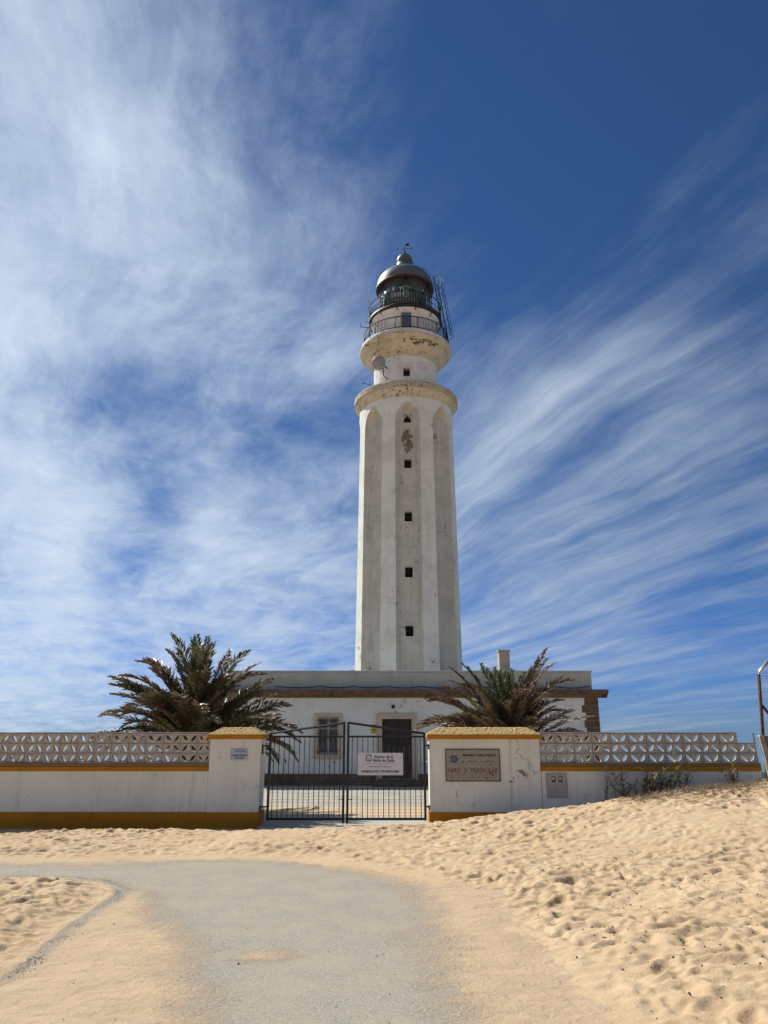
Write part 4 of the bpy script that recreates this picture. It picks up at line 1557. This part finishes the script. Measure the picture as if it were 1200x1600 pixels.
# lantern
m = MB()
m.lathe([(1.68, 26.80), (1.68, 27.18), (1.72, 27.20), (1.72, 27.26), (1.60, 27.27)], 0, 0, 64)
m.build("lantern_base", m_lead, T)
LZ0, LZ1, LR = 27.27, 29.12, 1.66
npn = 12
m = MB()
for k in range(npn * 2):
    a = 2 * math.pi * k / (npn * 2)
    for dr in (1, -1):
        pts = []
        for i in range(5):
            t = i / 4
            A = a + dr * t * 2 * math.pi / npn
            pts.append((LR * math.cos(A), LR * math.sin(A), LZ0 + (LZ1 - LZ0) * t))
        if k % 4 == 0:
            m.tube(pts, 0.026, 5)
m.ring((0, 0, (LZ0 + LZ1) / 2), LR, 0.016, 60)
m.build("glazing_bars", m_rail, T)
pm = MB()
wv = 360 / npn
pm.lathe([(LR - 0.035, LZ0), (LR - 0.035, LZ1), (LR - 0.028, LZ1), (LR - 0.028, LZ0)], 0, 0, 4, a0=0.2, a1=wv - 0.2, closedprof=True)
o = pm.build("lantern_pane", m_lglass, T)
for k in range(1, npn):
    o2 = link("lantern_pane", o.data, T)
    o2.rotation_euler = (0, 0, R(wv * k))
m = MB()
lp = []
for i in range(19):
    t = i / 18
    lp.append((0.95 + 0.30 * math.sin(math.pi * t) + (0.04 if i % 2 else 0.0), 27.4 + 1.5 * t))
m.lathe(lp, 0, 0, 32)
m.lathe([(0.4, 26.8), (0.4, 27.4), (0.95, 27.4)], 0, 0, 16)
m.build("optic_lens", m_lens, T)
m = MB()
m.lathe([(1.60, 29.11), (1.86, 29.06), (1.89, 29.10), (1.88, 29.19), (1.78, 29.21)], 0, 0, 72)
m.lathe([(1.80, 29.12), (0.0, 29.30)], 0, 0, 72)
m.build("dome_rim", m_redrim, T)
m = MB()
dp_ = [(1.86 * math.cos(t * math.pi / 2), 29.20 + 1.52 * math.sin(t * math.pi / 2) ** 0.95) for t in [i / 16 for i in range(13)]]
dp_ = [p_ for p_ in dp_ if p_[0] > 0.60] + [(0.60, 30.70), (0.62, 30.75)]
m.lathe(dp_, 0, 0, 72)
m.build("dome", m_lead, T)
m = MB()
m.lathe([(0.66, 30.74), (0.66, 30.83), (0.54, 30.86), (0.52, 31.25), (0.54, 31.3), (0.50, 31.55), (0.38, 31.75), (0.2, 31.87), (0.0, 31.9)], 0, 0, 36)
m.build("ventilator_cowl", m_lead, T)
m = MB()
m.tube([(0, 0, 31.85), (0, 0, 33.05)], [0.035, 0.012], 6)
m.tube([(-0.42, 0.1, 32.42), (0.42, -0.12, 32.33)], 0.014, 5)
m.tube([(-0.08, -0.40, 32.38), (0.08, 0.40, 32.42)], 0.014, 5)
m.lathe([(0, 31.98), (0.08, 32.05), (0, 32.14)], 0, 0, 10)
for (x, y, z) in ((-0.46, 0.11, 32.42), (0.46, -0.12, 32.33)):
    m.lathe([(0, z - .06), (0.06, z), (0, z + .06)], x, y, 8)
m.add([(0.05, -.004, 32.62), (0.30, -.004, 32.55), (0.30, -.004, 32.82), (0.05, -.004, 32.72), (0.05, .004, 32.62), (0.30, .004, 32.55), (0.30, .004, 32.82), (0.05, .004, 32.72)], [(0, 1, 2, 3), (7, 6, 5, 4), (0, 4, 5, 1), (1, 5, 6, 2), (2, 6, 7, 3), (3, 7, 4, 0)])
m.build("weather_vane", m_rail, T)
m = MB()
for a in (200, 330, 15):
    c, s_ = math.cos(R(a)), math.sin(R(a))
    pts = []
    for i in range(9):
        t = 0.12 + 0.62 * i / 8
        pts.append(((1.86 * math.cos(t * math.pi / 2) + 0.10) * c, (1.86 * math.cos(t * math.pi / 2) + 0.10) * s_, 29.26 + 1.52 * math.sin(t * math.pi / 2)))
    m.tube(pts, 0.014, 5)
m.ring((0, 0, 31.62), 0.58, 0.014, 30, a0=150, a1=290)
m.ring((0, 0, 31.1), 0.62, 0.014, 30)
m.build("dome_handrails", m_rail, T)
# caged ladder
lb, lt = Vector((2.55, -1.0, 24.9)), Vector((1.93, -0.6, 29.75))
out = Vector((0.75, -0.66, 0.0)).normalized()
side = Vector((0.66, 0.75, 0.0)).normalized()
m = MB()
for s_ in (-1, 1):
    m.tube([lb + side * 0.2 * s_, lt + side * 0.2 * s_], 0.034, 5)
lad = m.build("ladder", m_rail, T)
for i in range(1, 19):
    m = MB()
    p = lb.lerp(lt, i / 18.5)
    m.tube([p - side * 0.2, p + side * 0.2], 0.014, 4)
    m.build("rung", m_rail, lad)
m = MB()
hoop = lambda p: [p + side * 0.2 * math.cos(t) * 1.5 + out * 0.50 * math.sin(t) for t in [math.pi * i / 8 for i in range(9)]]
hp = []
for i in range(10):
    p = lb.lerp(lt, 0.05 + 0.93 * i / 9)
    h_ = hoop(p)
    hp.append(h_)
    m.tube(h_, 0.013, 4)
for j in (1, 3, 5, 7):
    m.tube([h_[j] for h_ in hp], 0.013, 4)
m.build("ladder_cage", m_rail, lad)
# antenna bracket at left of the lantern gallery, whip aerial, cable down the face
m = MB()
m.tube([(-2.25, -0.4, 26.4), (-2.30, -0.45, 27.4)], 0.03, 5)
m.tube([(-2.3, -0.45, 26.2), (-2.82, -0.5, 26.22), (-2.86, -0.5, 26.5)], 0.025, 5)
m.tube([(-2.3, -0.45, 26.55), (-2.5, -0.5, 26.6), (-2.5, -0.5, 26.4)], 0.02, 5)
m.tube([(-2.28, -0.45, 25.2), (-2.28, -0.45, 26.9)], 0.045, 5)
m.tube([(-2.31, -0.45, 27.4), (-2.31, -0.45, 29.0)], 0.010, 4)
m.build("aerial_bracket", m_rail, T)
m = MB()
m.tube([(-1.66, -1.58, 27.9), (-1.62, -1.66, 26.8), (-1.72, -2.15, 25.7), (-1.75, -2.2, 24.9)], 0.012, 4)
m.tube([(-1.74, -2.24, 24.85), (-1.6, -2.0, 23.6), (-1.4, -1.75, 23.2)], 0.010, 4)
m.tube([(-0.03, -2.87, 20.3), (-0.03, -3.19, 20.82), (-0.03, -3.19, 21.2)], 0.008, 4)
m.build("down_cable", m_rail, T)

# satellite dish and small fittings on the drum
e = empty("satellite_dish", (TX - 1.62, TY - 2.1, 22.70), "round grey dish aerial on a bracket at left of the lighthouse drum", "dish aerial")
m = MB()
nd = 28
prof = [(0.0, 0.07), (0.15, 0.060), (0.29, 0.03), (0.40, -0.02), (0.405, -0.01), (0.29, 0.042), (0.15, 0.072), (0, 0.082)]
m.lathe(prof, 0, 0, nd)
o = m.build("reflector", m_dish, e)
o.rotation_euler = (R(90 + 24), 0, R(-6))
o.location = (-0.05, -0.30, 0)
m = MB()
m.tube([(-0.05, -0.24, 0), (0.12, 0.1, -0.12), (0.26, 0.42, -0.20)], 0.03, 6)
m.tube([(0.20, 0.1, -0.1), (0.24, 0.15, -0.62), (0.45, 0.42, -0.72)], 0.032, 6)
m.tube([(0.26, 0.0, -0.02), (0.46, 0.25, -0.10)], 0.045, 6)
m.build("mounting_arm", m_rail, e)
e = empty("wall_aerial", (TX - 2.1, TY - 1.5, 21.35), "thin bent aerial rod standing on the left edge of the lower cornice", "aerial")
m = MB()
m.tube([(0, 0, 0), (-0.12, -0.1, 0.3), (-0.5, -0.1, 0.42)], 0.018, 5)
m.tube([(0.3, -0.2, 0.0), (-0.05, -0.2, 0.25), (-0.15, -0.2, 0.6)], 0.015, 5)
m.build("rod", m_rail, e)
m = MB()
m.lathe([(0, .36), (0.05, .42), (0, .48)], -0.52, -0.1, 8)
m.build("tip", m_rail, e)
e = empty("cornice_pipe", (TX + 0.3, TY - 2.3, 21.42), "dark length of pipe lying on the lower cornice below the drum window", "pipe")
m = MB()
m.tube([(0, 0, 0.05), (0.5, 0.03, 0.03), (0.95, 0.15, 0.04)], 0.035, 6)
m.build("pipe_run", m_rail, e)
m = MB()
m.box(-0.08, 0.08, -0.06, 0.06, 0.0, 0.14)
m.build("pipe_bracket", m_rail, e)

# ------------------------------------------------------------------ palms
def frond_mesh(L, droop, seed, width=0.31, mat=m_leaf_dark, twist=0.0, gap=0.0):
    r = random.Random(seed)
    m = MB()
    n = 18
    pts = []
    x = z = y = 0.0
    ang = 0.0
    for i in range(n + 1):
        pts.append(Vector((x, y, z)))
        t = i / n
        ang = -droop * (t ** 1.6)
        x += L / n * math.cos(ang)
        z += L / n * math.sin(ang)
        y += L / n * twist * t
    rads = [0.020 * (1 - 0.8 * i / n) + 0.003 for i in range(n + 1)]
    m.tube(pts, rads, 4, 1)
    nl = int(L * 38)
    for k in range(nl):
        t = 0.14 + 0.86 * (k + r.random() * 0.5) / nl
        f = t * n
        i = min(int(f), n - 1)
        p = pts[i].lerp(pts[i + 1], f - i)
        d = (pts[i + 1] - pts[i]).normalized()
        upv = Vector((-d.z, 0, d.x)).normalized()
        sdv = d.cross(upv).normalized()
        ll = width * (0.45 + 0.75 * math.sin(math.pi * min(1, t * 0.95 + 0.08)) ** 0.7) * r.uniform(0.75, 1.15)
        if t > 0.9:
            ll *= 0.75
        for s_ in (-1, 1):
            if r.random() < gap:
                continue
            fw = 0.55 + 0.55 * t + r.uniform(-.12, .12)
            vup = 0.30 + r.uniform(-.35, .35)
            dirv = (sdv * s_ * 1.0 + d * fw + upv * vup).normalized()
            tip = p + dirv * ll + Vector((0, 0, -0.10 * ll * r.uniform(0.2, 2.5)))
            mid = p + dirv * ll * 0.55
            wv_ = (d * 0.6 + upv * r.uniform(-0.8, 0.8)).cross(dirv).cross(dirv)
            wv_ = wv_.normalized() if wv_.length > 1e-4 else d
            ww = 0.019 * r.uniform(.8, 1.3)
            m.add([p + d * 0.004, mid + wv_ * ww, tip, mid - wv_ * ww, mid + upv * 0.004], [(0, 1, 4), (0, 4, 3), (1, 2, 4), (4, 2, 3)], 0)
    me_o = m.build("frond", [mat, m_rach])
    me = me_o.data
    bpy.data.objects.remove(me_o)
    return me


def trunk(e, h, r):
    m = MB()
    pts = [(0, 0, -0.1 + (h + 0.1) * i / 10) for i in range(11)]
    m.tube(pts, [r * (1.15 - 0.2 * i / 10 + 0.05 * (i % 2)) for i in range(11)], 14)
    rr = random.Random(3)
    for k in range(60):
        a = rr.uniform(0, 6.28)
        z = rr.uniform(0.1, h)
        c, s_ = math.cos(a), math.sin(a)
        m.tube([(r * c, r * s_, z), ((r + .10) * c, (r + .10) * s_, z + 0.10)], [0.05, 0.02], 4)
    m.build("trunk", m_trunk, e)


def palm(loc, label, h, spec, group):
    e = empty("palm_tree", loc, label, "palm tree", group)
    trunk(e, h, 0.24)
    for (me, az, el, s_, roll) in spec:
        o = link("frond", me, e)
        a = R(az)
        o.location = (0.12 * math.cos(a), 0.12 * math.sin(a), h - 0.12 + 0.002 * el)
        M4 = Matrix.Rotation(a, 4, 'Z') @ Matrix.Rotation(-R(el), 4, 'Y') @ Matrix.Rotation(R(roll), 4, 'X')
        o.rotation_euler = M4.to_euler()
        o.scale = (s_, s_, s_)
    return e


FD = [frond_mesh(2.5, 0.95, 1), frond_mesh(2.5, 1.25, 2, twist=0.15), frond_mesh(2.5, 0.7, 3, twist=-0.1), frond_mesh(2.5, 1.5, 4, gap=0.1), frond_mesh(2.5, 1.1, 34, twist=0.3)]
FB = [frond_mesh(2.5, 0.95, 5, mat=m_leaf_brown, gap=0.1), frond_mesh(2.5, 1.35, 6, mat=m_leaf_brown, twist=0.1), frond_mesh(2.5, 0.6, 7, 0.22, mat=m_leaf_brown, twist=-0.15)]
FP = [frond_mesh(2.5, 0.9, 8, 0.24, mat=m_leaf_pale, gap=0.15), frond_mesh(2.5, 0.6, 9, 0.22, mat=m_leaf_pale)]
FG = [frond_mesh(2.5, 0.35, 10, mat=m_leaf_green), frond_mesh(2.5, 0.6, 12, mat=m_leaf_green)]

rg = random.Random(11)
spec = []
# (azimuth, elevation, scale); azimuth 0 = to the right, 180 = left, 270 = to the viewer
hand = [(182, 14, .86, 'b'), (176, 33, .93, 'b'), (188, 47, .98, 'b'), (170, 50, .95, 'd'), (195, 58, .98, 'b'), (165, 64, 1.0, 'd'), (200, 72, 1.0, 'd'),
        (120, 78, 1.04, 'd'), (250, 80, 1.06, 'd'), (60, 80, 1.0, 'g'), (300, 76, .95, 'd'), (10, 62, .95, 'p'), (350, 68, 1.0, 'd'), (5, 50, .95, 'd'), (355, 42, .95, 'd'),
        (150, 84, 1.0, 'd'), (215, 62, .95, 'b'), (30, 66, .95, 'd'), (330, 58, .98, 'b'), (90, 86, 1.0, 'g'), (280, 84, 1.0, 'd'), (178, 6, .84, 'b'), (0, 30, .97, 'd'), (8, 24, 1.0, 'b'), (352, 18, 1.0, 'd'), (3, 12, .98, 'd'), (345, 8, .95, 'p'), (190, 24, .75, 'd'), (172, 42, .7, 'b')]
pick = {'d': FD, 'b': FB, 'p': FP, 'g': FG}
for (az, el, s_, k) in hand:
    spec.append((rg.choice(pick[k]), az + rg.uniform(-6, 6), el + 13, s_ * 0.97, rg.uniform(-25, 25)))
for i in range(76):
    az = 180 + rg.uniform(0, 180) if i < 50 else rg.uniform(0, 180)
    el = rg.uniform(18, 88)
    k = rg.choice('dddbbdp')
    spec.append((rg.choice(pick[k]), az, el, rg.uniform(.68, 0.96) * (0.88 if el > 60 else 1), rg.uniform(-30, 30)))
palm((-4.16, 17.0, 0), "big bushy palm with dark olive fronds behind the left wall and narrow pillar", 1.25, spec, "palms inside the wall")
spec = []
hand = [(180, 22, .78, 'b'), (176, 44, .82, 'b'), (190, 54, .80, 'b'), (170, 62, .78, 'b'), (200, 40, .8, 'b'), (120, 82, .66, 'g'), (250, 84, .66, 'g'), (270, 86, .64, 'g'), (200, 76, .75, 'g'), (330, 80, .66, 'g'),
        (20, 68, .90, 'p'), (355, 64, .88, 'b'), (350, 70, .92, 'b'), (340, 74, .8, 'd'), (0, 26, .80, 'p'), (6, 16, .86, 'p'), (350, 12, .82, 'p'), (344, 20, .7, 'b'), (186, 14, .72, 'b'), (185, 34, .86, 'b'), (172, 50, .84, 'b'), (186, 60, .85, 'b'), (178, 68, .82, 'g'), (160, 72, .74, 'b'), (230, 80, .68, 'g'), (300, 84, .66, 'g'), (10, 70, .85, 'b'), (355, 56, .8, 'p'), (182, 30, .85, 'b')]
for (az, el, s_, k) in hand:
    spec.append((rg.choice(pick[k]), az + rg.uniform(-6, 6), el + 9, s_ * 1.03, rg.uniform(-25, 25)))
for i in range(56):
    az = 180 + rg.uniform(0, 180) if i < 40 else rg.uniform(0, 180)
    el = rg.uniform(18, 84)
    k = rg.choice('bbbbdpp')
    spec.append((rg.choice(pick[k]), az, el, rg.uniform(.5, .74), rg.uniform(-30, 30)))
palm((2.78, 17.2, 0), "smaller dry brown palm with a green heart behind the broad right pillar", 1.22, spec, "palms inside the wall")


# ------------------------------------------------------------------ plants at the right wall
def surf(x, y):
    i = int(np.clip((x - gx[0]) / STEP, 0, len(gx) - 1))
    j = int(np.clip((y - gy[0]) / STEP, 0, len(gy) - 1))
    return float(Hs[i, j])


def blade(m, p, d, L, w, bend, r, seg=4, mi=0):
    d = Vector(d).normalized()
    sdv = d.cross(Vector((0, 0, 1)))
    sdv = sdv.normalized() if sdv.length > 1e-3 else Vector((1, 0, 0))
    vs, fs = [], []
    q = Vector(p)
    for i in range(seg + 1):
        t = i / seg
        ww = w * (1 - t) ** 0.7 + 0.0006
        vs += [q - sdv * ww, q + sdv * ww]
        q = q + d * L / seg
        d = (d + Vector((0, 0, -bend / seg))).normalized()
    for i in range(seg):
        fs.append((2 * i, 2 * i + 1, 2 * i + 3, 2 * i + 2))
    m.add(vs, fs, mi)


def weed(x, y, h, spread, n, label, mats, seed, kind='reed'):
    r = random.Random(seed)
    z = surf(x, y) - 0.02
    e = empty("weed", (x, y, z), label, "plant", "weeds along the right wall")
    st = MB()
    lf = MB()
    for k in range(n):
        a = r.uniform(0, 6.28)
        lean = r.uniform(0.03, 0.32) * spread
        hh_ = h * r.uniform(0.55, 1.0)
        pts = [Vector((0.04 * r.uniform(-1, 1) * spread * 3, 0.03 * r.uniform(-1, 1), 0))]
        for i in range(1, 7):
            pts.append(pts[0] + Vector((math.cos(a) * lean * i / 6, math.sin(a) * lean * 0.5 * i / 6, hh_ * i / 6)))
        st.tube(pts, [0.006 - 0.0006 * i for i in range(7)], 4)
        for i in range(1, 7):
            for q in range(3 if kind == 'reed' else 4):
                aa = r.uniform(0, 6.28)
                if kind == 'reed':
                    blade(lf, pts[i], (math.cos(aa), math.sin(aa) * .7, r.uniform(0.3, 1.0)), r.uniform(.12, .30), 0.012, r.uniform(0.6, 1.6), r, mi=0 if r.random() < .65 else 1)
                else:
                    blade(lf, pts[i], (math.cos(aa), math.sin(aa) * .7, r.uniform(0.2, 1.4)), r.uniform(.05, .13), 0.006, r.uniform(0.1, .9), r, 3, mi=0 if r.random() < .5 else 1)
    st.build("stem", m_dry if kind == 'dry' else m_reed, e)
    o = lf.build("foliage", mats, e)
    return e


weed(3.93, 14.00, 0.52, 0.4, 3, "thin dark weed standing alone just right of the meter cabinet", [m_leaf_dark, m_dry], 1, 'dry')
weed(4.28, 13.98, 0.62, 1.1, 8, "sprawling bent weed at the wall beside the bushy reed clump", [m_dry, m_reed], 2, 'reed')
weed(4.72, 13.96, 0.60, 1.6, 20, "widest and bushiest green reed clump against the right wall", [m_reed, m_leaf_dark], 3, 'reed')
weed(5.05, 13.94, 0.42, 1.2, 7, "low brown tangled weed right beside the bushy reed clump", [m_leaf_brown, m_dry], 9, 'dry')
weed(5.30, 13.95, 0.80, 0.5, 5, "tallest upright reed with long side leaves before the right wall", [m_reed, m_leaf_dark], 4, 'reed')
weed(6.22, 13.98, 0.46, 0.7, 7, "small olive weed near the right end of the wall", [m_reed, m_dry], 5, 'reed')
weed(6.66, 14.00, 0.28, 0.8, 4, "single dry stalk and a few blades by the wall end post", [m_dry, m_dry], 6, 'dry')

m = MB()
r = random.Random(21)
for k in range(1500):
    q = r.random()
    if q < 0.72:
        x, y = r.gauss(5.45, 0.42), r.gauss(13.15, 0.35)
    elif q < 0.88:
        x, y = r.gauss(4.4, 0.3), r.gauss(12.9, 0.25)
    else:
        x, y = r.gauss(6.75, 0.25), r.gauss(13.3, 0.3)
    if y > 14.2:
        continue
    z = surf(x, y)
    for j in range(5):
        a = r.uniform(0, 6.28)
        blade(m, (x + r.uniform(-.03, .03), y, z - 0.005), (math.cos(a), math.sin(a), r.uniform(.15, 1.2)), r.uniform(.05, .18), 0.0032, r.uniform(0.2, 1.4), r, 3, 0 if r.random() < .6 else 1)
stuff(tag(m.build("dry_grass", [m_dry, m_leaf_brown]), "wispy dry grass spread over the sand crest below the right wall", "grass"))

# dark crumbs, droppings and twigs on the sand and path
m = MB()
r = random.Random(5)


def crumb(x, y, z, s_):
    n = 5
    vs = [(x + s_ * math.cos(6.283 * i / n) * r.uniform(.6, 1.2), y + s_ * math.sin(6.283 * i / n) * r.uniform(.6, 1.2), z) for i in range(n)]
    vs.append((x, y, z + s_ * r.uniform(.6, 1.1)))
    m.add(vs, [(i, (i + 1) % n, n) for i in range(n)])


for k in range(1150):
    q = r.random()
    if q < .62:
        x, y = r.gauss(2.6, 0.9), r.gauss(7.1, 1.5)
    elif q < .8:
        x, y = r.gauss(4.0, 1.3), r.gauss(9.3, 1.3)
    else:
        x, y = r.uniform(-5, 1.3), r.uniform(4.9, 9.6)
    if y < 4.7 or y > 13.5:
        continue
    onp = (x < 1.3)
    z = surf(x, y)
    z = max(z, 0.002)
    crumb(x, y, z - 0.002, r.uniform(.005, .014) if not onp else r.uniform(.003, .007))
for k in range(46):
    x, y = r.uniform(1.4, 5.6), r.uniform(5.2, 12.5)
    z = surf(x, y) + 0.006
    a = r.uniform(0, 6.28)
    l = r.uniform(.03, .10)
    m.tube([(x, y, z), (x + l * .5 * math.cos(a), y + l * .5 * math.sin(a), z + .012), (x + l * math.cos(a + .5), y + l * math.sin(a + .5), z)], 0.003, 4)
for (x, y, s_) in ((-3.55, 8.75, .045), (-3.5, 8.72, .03), (-3.4, 7.65, .028), (-2.35, 7.2, .012), (-1.05, 6.05, .014), (3.9, 11.9, .03)):
    crumb(x, y, max(surf(x, y), .0), s_)
stuff(tag(m.build("debris", m_debris), "dark crumbs and twigs scattered over the sand and path", "debris"))

# loose grit along the broken edge of the path
m = MB()
r = random.Random(8)
for k in range(1300):
    i = r.choice([1, 2, 3, 4, 5, 6, 7, 7, 8, 8, 9, 9, 10])
    a, b_ = ISL[i], ISL[i + 1]
    t = r.random()
    x = a[0] + (b_[0] - a[0]) * t + abs(r.gauss(0, .07))
    y = a[1] + (b_[1] - a[1]) * t + (abs(r.gauss(0, .05)) if i < 5 else r.gauss(0, .05))
    s_ = r.uniform(.003, .0065)
    if y < 4.6:
        continue
    n = 4
    z = max(surf(x, y), 0.003) if x < -2.0 else 0.003
    vs = [(x + s_ * math.cos(1.57 * q) * r.uniform(.7, 1.3), y + s_ * math.sin(1.57 * q) * r.uniform(.7, 1.3), z - .001) for q in range(n)] + [(x, y, z + s_ * .8)]
    m.add(vs, [(q, (q + 1) % n, n) for q in range(n)])
stuff(tag(m.build("grit", m_grit), "loose grey grit along the broken path edge by the sand island", "gravel"))

# low scrub beyond the left wall, seen through the pierced blocks
m = MB()
r = random.Random(14)
for k in range(46):
    cx, cy = r.uniform(-22, -6.2), r.uniform(27, 33)
    hh_ = r.uniform(.35, .8)
    for j in range(90):
        p = Vector((cx + r.gauss(0, .45), cy + r.gauss(0, .4), abs(r.gauss(0, .5)) * hh_))
        a = r.uniform(0, 6.28)
        s_ = r.uniform(.05, .12)
        d1 = Vector((math.cos(a), math.sin(a), r.uniform(-.5, .9))) * s_
        d2 = Vector((-math.sin(a), math.cos(a), r.uniform(-.5, .5))) * s_ * .5
        m.add([p - d1, p + d2, p + d1, p - d2], [(0, 1, 2, 3)])
stuff(tag(m.build("coastal_scrub", m_bush), "low dark scrub beyond the left wall, glimpsed through the pierced blocks", "bushes"))

# ------------------------------------------------------------------ fence at the right edge
FY = 14.62
e = empty("chain_link_fence", (7.17, FY, 0.5), "rusty chain link fence with outward bent post at the right edge", "fence")
m = MB()
m.tube([(0.02, 0, 0.0), (0.0, 0, 1.0), (0.085, 0, 2.19)], 0.032, 8)
m.build("post", m_rust, e)
m = MB()
m.tube([(0.085, 0, 2.19), (0.10, 0, 2.24), (0.33, 0, 2.46)], 0.032, 8)
m.build("bent_post_top", m_galv, e)
m = MB()
m.tube([(0.06, 0.02, 1.62), (1.1, 0.02, 0.2)], 0.026, 6)
m.build("brace", m_rust, e)
m = MB()
for px0 in (2.6,):
    m.tube([(px0, 0, 0.0), (px0 + 0.085, 0, 2.19), (px0 + 0.33, 0, 2.46)], 0.032, 8)
m.build("post", m_rust, e)
m = MB()
w_, h_ = 2.55, 2.1
s_ = 0.058
for k in range(-int(h_ / s_), int(w_ / s_)):
    for dr in (1, -1):
        x_a = k * s_
        pts = []
        if dr == 1:
            t0 = max(0, -x_a)
            t1 = min(h_, w_ - x_a)
            if t1 > t0:
                pts = [(0.06 + x_a + t0, 0.03, 0.08 + t0), (0.06 + x_a + t1, 0.03, 0.08 + t1)]
        else:
            t0 = max(0, -x_a)
            t1 = min(h_, w_ - x_a)
            if t1 > t0:
                pts = [(0.06 + x_a + t0, 0.033, 0.08 + h_ - t0), (0.06 + x_a + t1, 0.033, 0.08 + h_ - t1)]
        if pts:
            m.tube(pts, 0.0022, 3)
stuff(m.build("chain_link_mesh", m_galv, e))
m = MB()
for z in (0.6, 1.4, 2.18):
    m.tube([(0.05, 0.0, z), (1.3, 0, z - 0.01), (2.6, 0.0, z)], 0.004, 4)
m.tube([(0.25, 0.0, 2.38), (2.8, 0.0, 2.38)], 0.004, 4)
m.build("strand_wires", m_galv, e)
e = empty("concrete_stake", (7.16, 14.45, 0.45), "leaning pale concrete stake between the wall end and the fence post", "post")
m = MB()
vs = []
for (x, z) in ((-0.01, 0.0), (-0.165, 1.09), (-0.155, 1.11), (-0.08, 1.11), (0.09, 0.0)):
    vs += [(x, -0.06, z), (x, 0.06, z)]
m.add(vs, [(0, 2, 4, 6, 8), (9, 7, 5, 3, 1), (0, 1, 3, 2), (2, 3, 5, 4), (4, 5, 7, 6), (6, 7, 9, 8), (8, 9, 1, 0)])
bevel(m.build("stake_shaft", m_conc, e), 0.01)
m = MB()
m.box(0.0, 0.6, -0.10, 0.12, -0.3, 0.56)
bevel(m.build("stake_footing", m_conc, e), 0.02)
e = empty("rusty_panel", (7.45, 14.75, 0.6), "dark rusty sheet standing behind the fence post at the right edge", "panel")
m = MB()
m.box(-0.26, 0.9, 0.0, 0.03, 0.0, 0.94)
m.build("sheet", m_rust, e)
for k in range(7):
    m = MB()
    m.box(-0.24 + k * 0.16, -0.20 + k * 0.16, -0.015, -0.001, 0.02, 0.92)
    m.build("sheet_rib", m_rust, e)
e = empty("wire_post", (6.96, 14.52, 1.0), "thin dark steel post leaning behind the last pierced block", "post")
m = MB()
m.tube([(0.03, 0, -0.4), (-0.02, 0, 0.60)], 0.011, 6)
m.build("rod", m_rail, e)

S.cycles.use_denoising = True
S.cycles.max_bounces = 8
S.render.film_transparent = False
